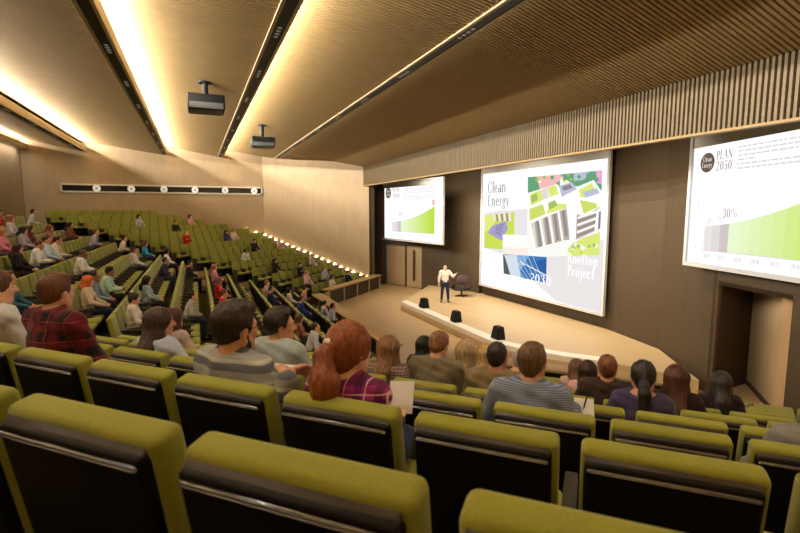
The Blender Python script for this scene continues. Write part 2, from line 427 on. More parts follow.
# projectors
def projector(loc, s, ztop, label):
    e = empty('projector', loc); tag(e, label, 'projector', 'ceiling projectors')
    MB().box(-.55*s, .55*s, -.5*s, .5*s, -.24*s, .22*s).build('body', M_blk, e, bevel=.04*s)
    MB().hexa([(-.50*s, -.53*s, -.23*s), (.50*s, -.53*s, -.23*s), (.50*s, .4*s, -.27*s), (-.50*s, .4*s, -.27*s), (-.50*s, -.53*s, -.04*s), (.50*s, -.53*s, -.04*s), (.50*s, .4*s, -.2*s), (-.50*s, .4*s, -.2*s)]).build('front_panel', mat('projector_grey', (.10, .10, .105), .5, .4), e, bevel=.01)
    MB().cyl((.2*s, .42*s, 0), (.2*s, .62*s, 0), .12*s, .13*s, 20).build('lens', M_glass, e)
    for sx in (-.4, .38): MB().box(sx*s-.05*s, sx*s+.05*s, -.1*s, .1*s, .21*s, .30*s).build('bracket', M_blk, e, bevel=.01)
    MB().cyl((0, 0, .2*s), (0, 0, ztop-.04), .09*s, .09*s, 16).build('mount_pole', M_blk, e)
    MB().cyl((0, 0, ztop-.05), (0, 0, ztop), .2*s, .2*s, 20).build('mount_plate', M_blk, e)
p1 = at_depth(206, 104, 13.9); p2 = at_depth(262.5, 142.5, 21.6)
def bay_z(x):
    for a, b in zip(FINS[:-1], FINS[1:]):
        if a-FW <= x < b-FW: return ZC+RISE+(x-a+FW)/(b-a)*(.04-RISE)
    return ZC
projector(p1, .90, bay_z(p1.x)-p1.z, 'larger black projector hanging from the ceiling nearer the viewer')
projector(p2, .90, bay_z(p2.x)-p2.z, 'smaller-looking black projector hanging further down the hall near the screens')
# control-room window band
cw = empty('control_window', (0, YF, 0)); tag(cw, 'long black control-room window strip with round white lamps on far wall', 'window')
def onfar(x, y): d = ray(x, y); t = (YF-.03)/d.y; return CO+d*t
b0 = onfar(60, 183.2); b1 = onfar(264.5, 187); zb0 = onfar(60, 192.2).z; zt = b0.z
xa, xb = b0.x, min(b1.x, CORN.x-.05)
f = MB(); th = .09
f.box(xa, xb, -.10, 0, zb0, zb0+th); f.box(xa, xb, -.10, 0, zt-th, zt); f.box(xa, xa+th, -.10, 0, zb0, zt); f.box(xb-th, xb, -.10, 0, zb0, zt)
f.build('frame', mat('white_frame', (.75, .68, .58), .5, .3), cw)
MB().box(xa+th, xb-th, -.05, 0, zb0+th, zt-th).build('pane', M_glass, cw)
for px in (97, 131.5, 164, 195, 225, 254):
    c = onfar(px, 189.5); zz = (zb0+zt)/2
    rl = MB().cyl((c.x, -.13, zz), (c.x, -.05, zz), .20, .20, 24).build('round_lamp', M_lampface, cw)
    MB().cyl((c.x, -.14, zz), (c.x, -.128, zz), .08, .08, 16).build('lamp_centre', M_grey, rl)

# step lights along the foot of the far side wall
dw = (FEND-CORN).normalized(); nwv = Vector((-dw.y, dw.x))*-1
cnt = 0; slist = []
for k in range(1, K1+1):
    for hf in (0, .5):
        kk = k+hf; v = .72+.92*(kk-1)
        if kk > K1: continue
        hp = far_wall_hit(v+.3)
        z = zk(k)-(.0 if hf == 0 else .0)+.60-.29*hf
        slist.append((hp, z))
slist = slist[3:]
for i, (hp, z) in enumerate(slist):
    nrm = Vector((-.737, -.676)) if hp.x > CORN.x+.01 else Vector((0, -1))
    e = empty('step_light', (hp.x+nrm.x*.02, hp.y+nrm.y*.02, z), math.atan2(nrm.y, nrm.x)+PI/2)
    tag(e, 'small glowing step light at foot of side wall, %s from the top' % ORD[i], 'lamp', 'glowing step lights along the side wall')
    hs_ = MB().box(-.09, .09, -.07, 0, -.05, .03).build('housing', M_wood, e, bevel=.01)
    MB().box(-.075, .075, -.06, -.012, .03, .05).build('lens', M_step, hs_)

# front benches: plank top on posts with black panels
def bench(name, a, b, label, npan, side):
    a = Vector(a); b = Vector(b); L = (b-a).length; d = (b-a).normalized()
    e = empty(name, (a.x, a.y, 0), math.atan2(d.y, d.x)); tag(e, label, 'barrier', 'oak front barriers')
    MB().box(0, L, -.25, .25, .86, .93).build('top', M_wood, e, bevel=.01)
    for i in range(npan+1):
        x = .05+(L-.1)*i/npan
        MB().box(x-.05, x+.05, -.10*side-.06, -.10*side+.06, 0, .86).build('post', M_wood, e)
    for i in range(npan):
        x0 = .05+(L-.1)*i/npan+.05; x1 = .05+(L-.1)*(i+1)/npan-.05
        MB().box(x0, x1, -.10*side-.02, -.10*side+.02, .12, .86).build('panel', M_leather, e)
    MB().box(0, L, -.12*side-.07, -.12*side+.07, 0, .12).build('plinth', M_wood, e)
VB = 12.05; XBN = 5.05
fa_ = far_pt(VB, -10.2); cb = corner_near(XBN, VB)
ft0 = Vector((5.75, 2*AX-(S2*VB-5.75))); ft1 = far_wall_hit(VB); ft1 = ft1+(ft0-ft1).normalized()*.35
bench('front_barrier', ft0, ft1, 'oak barrier with black panels in front of the far seating block', 4, -1*-1)
bench('front_barrier', (XBN, cb.y+.3), (XBN, 2*AX-cb.y-.3), 'long pale oak barrier in front of the middle seating block', 12, 1)
n0 = near_pt(VB-.15, (corner_near(XBN, VB).x*S2-VB)+.9); n1 = near_pt(VB-.15, 2.0)
bench('front_barrier', n1, n0, 'pale oak barrier before the near block, half hidden behind blonde heads', 10, -1*1)

# ------------------------------------------------------------------ writing: strokes of a slim serif letter
def arc(cx, cy, rx, ry, w, t, a0=0, a1=360, n=22):
    o = []; i_ = []
    for i in range(n+1):
        a = math.radians(a0+(a1-a0)*i/n)
        o.append((cx+rx*math.cos(a), cy+ry*math.sin(a))); i_.append((cx+(rx-w)*math.cos(a), cy+(ry-t)*math.sin(a)))
    return [[o[i], o[i+1], i_[i+1], i_[i]] for i in range(n)]
def bar(x0, y0, x1, y1, w):
    dx, dy = x1-x0, y1-y0; L = math.hypot(dx, dy); nx, ny = -dy/L*w/2, dx/L*w/2
    return [[(x0+nx, y0+ny), (x1+nx, y1+ny), (x1-nx, y1-ny), (x0-nx, y0-ny)]]
W, T = .125, .055
def ser(x, y, w=.2): return bar(x-w/2, y, x+w/2, y, .035)
GL = {
 'C': (.62, arc(.33, .5, .31, .5, W, T, 45, 315)+bar(.55, .62, .55, .85, .05)+bar(.55, .15, .55, .3, .04)),
 'l': (.24, bar(.12, 0, .12, 1.02, W)+ser(.12, .02)+ser(.08, 1.0, .12)),
 'e': (.50, arc(.25, .33, .22, .33, W, T, 0, 320)+bar(.06, .36, .46, .36, .05)),
 'a': (.48, arc(.2, .2, .17, .2, W*.9, T)+bar(.38, 0, .38, .5, W)+arc(.24, .46, .19, .19, W*.8, T, 0, 150)+ser(.42, .02, .12)),
 'n': (.56, bar(.12, 0, .12, .64, W)+arc(.28, .42, .2, .22, W, T, 0, 180)+bar(.43, 0, .43, .45, W)+ser(.12, .02)+ser(.43, .02)),
 'E': (.58, bar(.14, 0, .14, 1, W)+bar(.06, .98, .52, .98, .04)+bar(.06, .02, .54, .02, .04)+bar(.14, .5, .42, .5, .04)+bar(.51, .8, .51, 1, .04)+bar(.53, 0, .53, .2, .04)),
 'r': (.40, bar(.12, 0, .12, .64, W)+arc(.27, .45, .16, .18, .05, T, 40, 180)+ser(.12, .02)),
 'g': (.50, arc(.23, .40, .19, .24, W, T)+arc(.23, -.10, .2, .16, W*.8, T)+bar(.12, .12, .24, .06, .05)+bar(.36, .58, .5, .64, .05)),
 'y': (.50, bar(.06, .64, .26, 0, W)+bar(.46, .64, .16, -.3, .045)+ser(.07, .63)+ser(.44, .63, .14)),
 'R': (.62, bar(.14, 0, .14, 1, W)+arc(.26, .74, .24, .26, W, T, -90, 90)+bar(.1, .98, .3, .98, .045)+bar(.12, .49, .3, .49, .045)+bar(.3, .48, .56, 0, W)+ser(.14, .02)+ser(.58, .02, .12)),
 'o': (.52, arc(.25, .32, .23, .33, W, T)),
 'f': (.34, bar(.14, 0, .14, .85, W)+arc(.27, .84, .18, .18, .06, T, 40, 180)+bar(.02, .62, .3, .62, .045)+ser(.14, .02)),
 't': (.34, bar(.15, .08, .15, .88, W)+bar(.02, .62, .3, .62, .045)+arc(.24, .12, .13, .13, .05, T, 180, 300)),
 'p': (.54, bar(.12, -.3, .12, .64, W)+arc(.28, .32, .22, .33, W, T, -140, 140)+ser(.12, -.29)),
 'P': (.56, bar(.14, 0, .14, 1, W)+arc(.26, .73, .26, .27, W, T, -90, 90)+bar(.08, .98, .3, .98, .045)+bar(.14, .47, .3, .47, .045)+ser(.14, .02)),
 'j': (.26, bar(.14, -.15, .14, .64, W)+arc(.05, -.16, .14, .15, .06, T, 200, 360)+arc(.14, .86, .06, .06, .055, .055)),
 'c': (.46, arc(.24, .32, .21, .33, W, T, 40, 320)),
 'L': (.56, bar(.14, 0, .14, 1, W)+ser(.14, .98)+bar(.06, .02, .52, .02, .04)+bar(.51, 0, .51, .22, .04)),
 'A': (.70, bar(.08, 0, .34, 1, .05)+bar(.34, 1, .60, 0, W)+bar(.17, .36, .5, .36, .04)+ser(.08, .02)+ser(.6, .02)),
 'N': (.74, bar(.12, 0, .12, 1, .05)+bar(.12, 1, .60, 0, W)+bar(.60, 0, .60, 1, .05)+ser(.12, .02)+ser(.12, .98, .16)+ser(.6, .98)),
 '2': (.52, arc(.25, .74, .21, .26, W, T, -20, 160)+bar(.44, .64, .06, .06, .07)+bar(.04, .04, .48, .04, .09)+bar(.47, 0, .47, .18, .04)),
 '0': (.54, arc(.26, .5, .23, .5, W, T)),
 '5': (.50, bar(.1, .52, .12, .98, .05)+bar(.1, .95, .44, .95, .09)+arc(.22, .3, .24, .3, W, T, -140, 120)),
 '3': (.50, arc(.22, .75, .19, .25, W, T, -80, 150)+arc(.22, .27, .23, .27, W, T, -150, 90)),
 '%': (.80, arc(.18, .74, .16, .24, .06, .04)+arc(.6, .24, .16, .24, .06, .04)+bar(.16, 0, .62, 1, .04)),
 '1': (.36, bar(.18, 0, .18, 1, W)+bar(.06, .84, .18, .97, .05)+ser(.18, .02)),
 '4': (.54, bar(.36, 0, .36, 1, W)+bar(.36, .98, .04, .3, .05)+bar(.03, .3, .5, .3, .05)), '6': (.52, arc(.25, .3, .22, .3, W, T)+arc(.33, .5, .29, .5, W, T, 70, 180)),
 ' ': (.26, [])}
class Screen:
    """a projection screen: local u to the right, v up (metres from the lower-left corner), n towards the audience"""
    def __init__(s, root, ex, n): s.e = root; s.ex = ex; s.n = n; s.lay = 0
    def flat(s, name, polys, m, lift):
        mb = MB()
        for p in polys: mb.poly([(q[0], -lift, q[1]) for q in p])
        return mb.build(name, m, s.e)
    def text(s, name, txt, u, v, hgt, m, lift, sx=1.0):
        polys = []; x = u
        for ch in txt:
            w, st_ = GL[ch]
            for q in st_: polys.append([(x+p[0]*hgt*sx, v+p[1]*hgt) for p in q])
            x += w*hgt*sx*1.06
        return s.flat(name, polys, m, lift)
def screen_root(name, bl, dirx, label):                     # bl = lower-left corner as seen by the audience
    a = math.atan2(dirx[1], dirx[0]); e = empty(name, bl, a); tag(e, label, 'screen'); return e
def framed(e, Wd, Hd, top):
    f = MB(); t = .10
    f.box(0, t, -.06, .05, 0, Hd); f.box(Wd-t, Wd, -.06, .05, 0, Hd); f.box(t, Wd-t, -.06, .05, 0, t); f.box(t, Wd-t, -.06, .05, Hd-t, Hd)
    f.build('frame', M_grey, e)
    MB().box(t, Wd-t, -.03, .03, Hd-top, Hd-t).build('masking_strip', mat('grey_masking', (.72, .72, .75), .7, .2), e)
    MB().box(t, Wd-t, .0, .06, t, Hd-top).build('backing', M_grey, e)

# main screen -------------------------------------------------------
MW, MH = 8.5, 6.2
me_ = screen_root('projection_screen', (13.6, 21.62*.984, EYE-3.87*.982), (0, -1), 'largest middle projection screen showing the clean energy rooftop slide')
framed(me_, MW*.98, MH*1.0, .50)
SM = Screen(me_, None, None)
def uv_main(x, y):
    d = ray(x, y); p = CO+d*(13.6/d.x)
    return (21.62*.984-p.y, p.z-(EYE-3.87*.982))
um = uv_main
P = lambda *a: [um(x, y) for x, y in a]
IW0, IW1, IH0, IH1 = .10, MW*.98-.10, .10, MH-.50
SM.flat('slide_ground', [[(IW0, IH0), (IW1, IH0), (IW1, IH1), (IW0, IH1)]], scr((252, 252, 253)), .004)
def clampp(pts): return [(min(max(u, IW0), IW1), min(max(v, IH0), IH1)) for u, v in pts]
SM.flat('grey_shape', [clampp(P((484.5, 213), (500, 210.5), (527.5, 209), (527.5, 235), (611, 240), (607, 318), (556, 301), (503, 254), (484, 248)))], scr((226, 222, 221)), .007)
# picture of roof gardens: tower blocks with planted roofs seen from above
mbp = MB(); pale = lambda c, a=.30: tuple(int(q+(255-q)*a) for q in c)
PM = [scr(pale(c)) for c in ((236, 234, 228), (120, 160, 40), (196, 214, 60), (150, 130, 110), (90, 84, 84), (232, 150, 150), (36, 120, 60), (150, 160, 190), (250, 250, 250), (180, 196, 40), (206, 196, 180), (210, 120, 190))]
LFT = [.010]
def pic(c, *pts):
    mbp.mcur = c; LFT[0] += .00005; mbp.poly([(q[0], -LFT[0], q[1]) for q in clampp(P(*pts))])
pic(0, (527.8, 177), (602.5, 170), (599.7, 255), (528, 257))
pic(6, (528, 177.2), (560, 174.5), (560, 186), (528, 196))
pic(5, (537, 176.5), (566, 174), (556, 184), (540, 190))
pic(6, (560, 174.5), (602.3, 170.3), (602, 190), (575, 186))
pic(7, (574, 173), (590, 172), (584, 180), (574, 181)); pic(11, (596, 171), (602.3, 170.4), (602, 184), (597, 183))
for i in range(16):
    x = 529+72*random.random(); yy = 173+10*random.random()+(602-x)*.06; r = 1.5+1.5*random.random()
    pic(random.choice((6, 1, 5, 2, 6, 8)), (x-r, yy), (x, yy-r), (x+r, yy), (x, yy+r))
pic(8, (528.3, 193), (557, 184), (570, 196), (570, 206), (529, 222))
pic(2, (530, 194), (541, 190), (543, 200), (531, 206)); pic(1, (531, 196), (537, 193), (538, 200), (532, 203))
pic(2, (548, 187), (556, 185), (559, 194), (550, 197)); pic(10, (541, 190), (548, 187), (549, 198), (543, 200))
pic(9, (529.5, 209), (543, 204), (546, 214), (530, 221)); pic(2, (549, 203), (568, 204), (570, 207), (547, 214)); pic(1, (548, 203), (555, 200), (558, 205), (550, 210))
pic(7, (559, 186), (572, 182), (577, 189), (562, 197)); pic(4, (562, 187), (570, 184), (573, 188), (564, 191))
pic(3, (530, 224), (570, 207), (573, 240), (536, 252))
for i in range(9):
    x = 532+4.3*i; yy = 223-1.75*i; pic(4 if i % 2 else 10, (x, yy), (x+2.4, yy-1), (x+6, 249-1.9*i), (x+3.4, 250-1.9*i))
for i in range(5):
    x = 530+9.2*i; yy = 224-4*i; pic(8, (x, yy), (x+1.4, yy-.5), (x+6.4, 251-3.3*i), (x+4.6, 251.8-3.3*i))
pic(8, (566, 196), (580, 190), (578, 236), (570, 241))
pic(8, (577, 187), (594, 180), (602, 192), (601.5, 204), (584, 216), (578, 208)); pic(2, (579, 190), (592, 183), (598, 194), (581, 198))
pic(9, (580, 200), (596, 203), (598, 207), (584, 214)); pic(7, (583, 192), (597, 188), (600, 193), (586, 198))
pic(3, (577, 214), (584, 217), (600, 207), (597, 230), (576, 240))
for i in range(6):
    pic(4 if i % 2 else 8, (578-.2*i, 217+3.6*i), (598.5-.3*i, 210+3.4*i), (598.5-.3*i, 212+3.4*i), (578-.2*i, 219+3.6*i))
pic(8, (597, 210), (600, 208), (597.5, 236), (594, 238)); pic(4, (599, 212), (601.3, 211), (600.6, 228), (598, 230))
pic(2, (568, 247), (583, 238), (600.2, 232), (599.7, 255), (568, 256))
for i in range(12):
    x = 571+27*random.random(); yy = 242+11*random.random(); r = 1.6+1.4*random.random(); pic(random.choice((1, 9, 1, 0)), (x-r, yy), (x, yy-r), (x+r, yy), (x, yy+r))
pic(0, (528, 250), (566, 240), (578, 239), (560, 256.3), (528, 257))
mbp.build('roof_garden_picture', PM, me_)
# small field picture
mbp = MB(); PM2 = [scr(pale(c, .2)) for c in ((186, 206, 40), (138, 130, 186), (110, 104, 140), (150, 110, 80), (214, 220, 90), (226, 222, 221))]; LFT = [.010]
pic(0, (485, 215.5), (514.5, 212), (514.3, 250), (484.6, 248)); pic(4, (485, 215.5), (498, 214), (492, 228), (485, 232))
for i in range(7): pic(3 if i % 2 else 5, (493+2.6*i, 214.8-.3*i), (495+2.6*i, 214.5-.3*i), (496+2.6*i, 221), (494.5+2.4*i, 221.5))
pic(1, (492, 226), (506, 221), (508, 228), (502, 241), (488, 233)); pic(2, (496, 226), (504, 223), (501, 237), (495, 234))
for i in range(4): pic(1, (490+2*i, 231-2.2*i), (491+2*i, 230.4-2.2*i), (504+i, 237-3*i), (503+i, 238-3*i))
mbp.build('field_picture', PM2, me_)
# solar picture
mbp = MB(); PM3 = [scr(pale(c, .1)) for c in ((244, 242, 240), (246, 226, 214), (40, 100, 170), (110, 160, 205), (70, 74, 66), (200, 214, 226), (24, 76, 150))]; LFT = [.016]
pic(0, (503, 234.3), (528, 235.2), (528, 257), (503, 254)); pic(1, (503, 247), (528, 248), (528, 257), (503, 255))
pic(3, (503.3, 254), (547, 257), (546.3, 283), (504, 273.5)); pic(4, (503.2, 255), (506, 256), (510, 275), (504, 273.5)); pic(5, (504.5, 255), (517, 255), (521, 277.5), (511, 275))
pic(2, (520, 272), (529, 256), (547, 257), (546.3, 283), (523, 278)); pic(6, (534, 262), (547, 259), (546.6, 276), (538, 268))
for i in range(6): pic(5, (508+5*i, 256+.2*i), (508.5+5*i, 256+.2*i), (526+3.6*i, 279+.6*i), (525.4+3.6*i, 278.8+.6*i))
pic(0, (520, 261), (546.7, 275), (546.7, 276.2), (520, 261.8)); pic(5, (512, 262), (529, 265), (529, 265.7), (512, 262.7))
mbp.build('solar_picture', PM3, me_)
INK = scr((150, 148, 152)); INKW = scr((255, 255, 255))
def puttext(name, txt, x, y, x1, hpx, m, lift):
    a = um(x, y); b = um(x1, y); c = um(x, y-hpx); hgt = c[1]-a[1]
    n = sum(GL[ch][0] for ch in txt)*hgt*1.06
    SM.text(name, txt, a[0], a[1], hgt, m, lift, sx=(b[0]-a[0])/n)
puttext('heading', 'Clean', 488, 193.2, 506.5, 11.5, INK, .02)
puttext('heading', 'Energy', 488, 206.2, 510, 11.5, INK, .02)
puttext('caption', 'Rooftop', 567.5, 262.5, 599, 10, INKW, .022)
puttext('caption', 'Project', 567.5, 275.5, 595, 11, INKW, .022)
puttext('year', '2030', 530, 281.5, 552, 9, INKW, .022)

# side screens --------------------------------------------------------
def side_screen(bl, d, Wd, Hd, label, g):
    """slide elements in metres from the lower-left corner"""
    e = screen_root('projection_screen', bl, d, label); framed(e, Wd, Hd, g['top'])
    s = Screen(e, None, None); a0, a1, b0, b1 = .10, Wd-.10, .10, Hd-g['top']
    s.flat('slide_ground', [[(a0, b0), (a1, b0), (a1, b1), (a0, b1)]], scr((252, 252, 253)), .004)
    cx, cy, R = g['badge']
    s.flat('badge', [[(cx+R*math.cos(t*PI/16), cy+R*math.sin(t*PI/16)) for t in range(32)]], scr((104, 84, 76)), .007)
    def fit(name, txt, u0, u1, v, hgt, m, lift):
        n = sum(GL[c_][0] for c_ in txt)*hgt*1.06; s.text(name, txt, u0, v, hgt, m, lift, sx=(u1-u0)/n)
    cream = scr((236, 226, 210))
    fit('badge_text', 'Clean', cx-R*.62, cx+R*.62, cy+R*.10, R*.50, cream, .010); fit('badge_text', 'Energy', cx-R*.74, cx+R*.74, cy-R*.5, R*.50, cream, .010)
    u0, u1, v, hg, v2 = g['plan']
    fit('heading', 'PLAN', u0, u1, v, hg, scr((128, 116, 116)), .007); fit('heading', '2050', u0, u1, v2, hg, scr((150, 126, 132)), .007)
    rows = []; rnd = random.Random(3); p0, p1, pv, dv = g['para']
    for i in range(6):
        x = p0; vv = pv-dv*i; end = p0+(p1-p0)*(1, 1, .97, .15, .98, .6)[i]
        while x < end:
            l = dv*(.5+1.4*rnd.random()); q = min(x+l, end); rows.append([(x, vv), (q, vv), (q, vv+dv*.34), (x, vv+dv*.34)]); x += l+dv*.3
    s.flat('paragraph', rows, scr((206, 204, 204)), .007)
    x0, x1, xe, av, tl, tr_ = g['chart']; n = 13
    top = lambda t: tl+(tr_-tl)*(.32*t+.68*t**2.3)
    for i in range(n):
        xa, xb = (x0+(xe-x0)*i/3, x0+(xe-x0)*(i+1)/3) if i < 3 else (xe+(x1-xe)*(i-3)/10, xe+(x1-xe)*(i-2)/10)
        ta, tb = (xa-x0)/(x1-x0), (xb-x0)/(x1-x0)
        col = ((226, 220, 219), (217, 211, 210), (200, 192, 192))[i] if i < 3 else tuple(int(c0+(c1-c0)*((i-3)/9)**1.3) for c0, c1 in zip((226, 240, 200), (184, 218, 70)))
        s.flat('chart_bar', [[(xa, av), (xb, av), (xb, top(tb)), (xa, top(ta))]], scr(col), .007)
    s.flat('axis_line', [[(x0-.1, av-.016), (x1+.2, av-.016), (x1+.2, av), (x0-.1, av)]], scr((206, 206, 210)), .008)
    tick = scr((178, 174, 184)); k = g['k']
    for i, t in enumerate(('2020', '2023', '2026', '2030', '2035', '2040', '2045', '2050')):
        u = x0+(x1-x0)*i/7.6; fit('year_label', t, u, u+.24*k, av-.19*k, .10*k, tick, .008)
    for i in range(7): s.text('scale_label', str(i), x0-.30*k, av+.27*k*i, .10*k, tick, .008)
    u0, u1, v, hg = g['fig']; fit('chart_figure', '30%', u0, u1, v, hg, scr((176, 140, 142)), .009)
    fit('chart_label', '20%', x0+.05, x0+.05+.24*k, tl+.08*k, .12*k, tick, .009); fit('chart_label', '25%', x0+.42*k, x0+.66*k, tl+.12*k, .12*k, tick, .009)
    if g.get('flower'):
        pl = []; fx, fz = g['flower']
        for t in range(5):
            a = t*PI*.4; c_ = (fx+.10*math.cos(a), fz+.10*math.sin(a)+.12)
            pl.append([(c_[0]+.05*math.cos(q*PI/4), c_[1]+.05*math.sin(q*PI/4)) for q in range(8)])
        pl.append([(fx-.02, fz-.15), (fx+.02, fz-.15), (fx+.01, fz+.1), (fx-.01, fz+.1)])
        s.flat('flower', pl, scr((206, 90, 60)), .009)
    return e
L0 = Vector((11.05, 29.2)); L1 = Vector((12.07, 22.5)); zl = EYE+(212-238.8)/480*31.2
side_screen((L0.x, L0.y, zl), (L1-L0).normalized(), (L1-L0).length, 3.58, 'smaller far-left projection screen with green growth chart, above the door',
    dict(top=.36, badge=(1.0, 2.92, .34), plan=(1.52, 2.36, 2.95, .25, 2.60), para=(2.7, 6.2, 3.08, .12), chart=(1.42, 5.95, 2.5, .56, 1.12, 2.05), fig=(2.2, 2.8, 1.50, .24), k=1.25, flower=(5.85, 2.15)))
R0 = Vector((11.94, 8.63)); R1_ = Vector((9.99, 2.44)); rd = (R1_-R0).normalized(); R0 = R0-rd*.14; zr = EYE-1.40
side_screen((R0.x, R0.y, zr), rd, 5.2, 3.42, 'near-right projection screen headed PLAN 2050, cut off by the photo edge',
    dict(top=.40, badge=(.595, 2.62, .24), plan=(.89, 1.40, 2.66, .21, 2.40), para=(1.55, 4.9, 2.86, .096), chart=(.66, 4.4, 1.44, .45, 1.04, 2.1), fig=(1.22, 1.67, 1.27, .21), k=1.0))

# ================================================================== SEATS
def tilt_back(me, ang, piv=(0, .16, .40)):
    me.transform(Matrix.Translation(piv) @ Matrix.Rotation(ang, 4, 'X') @ Matrix.Translation(-Vector(piv)))
    return me
TB = math.radians(10)
SW = .265
# backrest, rear shell, cushion, pedestal, armrest.  y = 0 is the rear of the backrest top, +y the way the sitter faces
sm = {}
sm['backrest'] = tilt_back(MB().box(-SW, SW, .095, .185, .36, .996).mesh('backrest', bevel=.024, seg=4), TB)
shell = MB().box(-SW+.012, SW-.020, .066, .12, .30, .966).mesh('rear_shell', bevel=.016, seg=3); sm['rear_shell'] = tilt_back(shell, TB)
lip = MB().hexa([(-SW+.016, .068, .944), (SW-.026, .068, .944), (SW-.026, .102, .96), (-SW+.016, .102, .96), (-SW+.016, .068, .952), (SW-.026, .068, .952), (SW-.026, .102, .982), (-SW+.016, .102, .982)]).mesh('ledge', bevel=.006, seg=2)
sm['ledge'] = tilt_back(lip, TB)
sm['glint_strip'] = tilt_back(MB().box(-SW+.020, SW-.030, .058, .076, .932, .950).mesh('glint_strip', bevel=.009, seg=3), TB)  # glossy strip added along the shell edge to catch a highlight
sm['cushion'] = MB().hexa([(-SW, .15, .34), (SW, .15, .34), (SW, .63, .37), (-SW, .63, .37), (-SW, .15, .43), (SW, .15, .43), (SW, .63, .47), (-SW, .63, .47)]).mesh('cushion', bevel=.035, seg=3)
sm['pedestal'] = MB().box(-.20, .20, .20, .52, 0, .36).mesh('pedestal', bevel=.02, seg=1)
sm['armrest'] = MB().box(SW+.006, SW+.062, .12, .50, .585, .625).box(SW+.018, SW+.05, .18, .44, 0, .585).mesh('armrest', bevel=.010, seg=2)
SMAT = {'backrest': M_green, 'rear_shell': M_black, 'ledge': M_ledge, 'glint_strip': mat('glossy_glint_strip', (.035, .028, .026), .22, .9, coat=.6), 'cushion': M_green, 'pedestal': M_blk, 'armrest': M_pad}
for k_, m_ in sm.items(): m_.materials.append(SMAT[k_])
PITCH = .60
ROT = {'near': -PI/4, 'mid': -PI/2, 'far': -3*PI/4}
seats = []      # dict(block, k, j, loc(x,y,z), rot, centre-u)
OFFS = {1: .41, 2: .59, 3: .12, 4: .32, 5: .136}
def uc_row(k): c = corner_near(Xk(k), vk(k)); return (c.x-c.y)/S2
for k in range(1, K1+1):
    left = OFFS.get(k, .40 if k % 2 else .10)
    u0 = uc_row(k)+1.9
    n0_ = math.ceil((u0-left)/PITCH)
    j = 0
    while left+(n0_+j)*PITCH+.53 < 4.35:
        u = left+(n0_+j)*PITCH+.265
        p = near_pt(vk(k), u)
        if p.x > 9.75: break
        seats.append(dict(b='near', k=k, j=j, u=u, loc=(p.x, p.y, zk(k)), rot=ROT['near'])); j += 1
for k in range(K0, K1+1):
    c = corner_near(Xk(k), vk(k)); ya = c.y+.55 if k >= 1 else max(c.y+.55, YN+.5); yb = 2*AX-c.y-.55; n = int((yb-ya)/PITCH); s0 = yb
    for j in range(n):
        y = s0-(j+.5)*PITCH; seats.append(dict(b='mid', k=k, j=j, u=y, loc=(Xk(k), y, zk(k)), rot=ROT['mid']))
    hit = far_wall_hit(vk(k)+.3); cf = Vector((c.x, 2*AX-c.y)); L = (hit-cf).length-.35; s = 1.75; j = 0
    dirv = Vector((1, 1)).normalized()
    while s+PITCH < L:
        p = cf+dirv*(s+PITCH/2); seats.append(dict(b='far', k=k, j=j, u=s, loc=(p.x, p.y, zk(k)), rot=ROT['far'])); s += PITCH; j += 1
for s in seats:
    P3 = Vector(s['loc'])+Vector((0, 0, .93)); x, y, f = project(P3)
    s['px'] = (x, y, f); s['d'] = (P3-CO).length
    s['vis'] = f > .3 and (-30 < x < 830 and y < 700 or (s['b'] == 'near' and s['k'] <= 2 and -260 < x < 930))
seats = [s for s in seats if s['vis']]

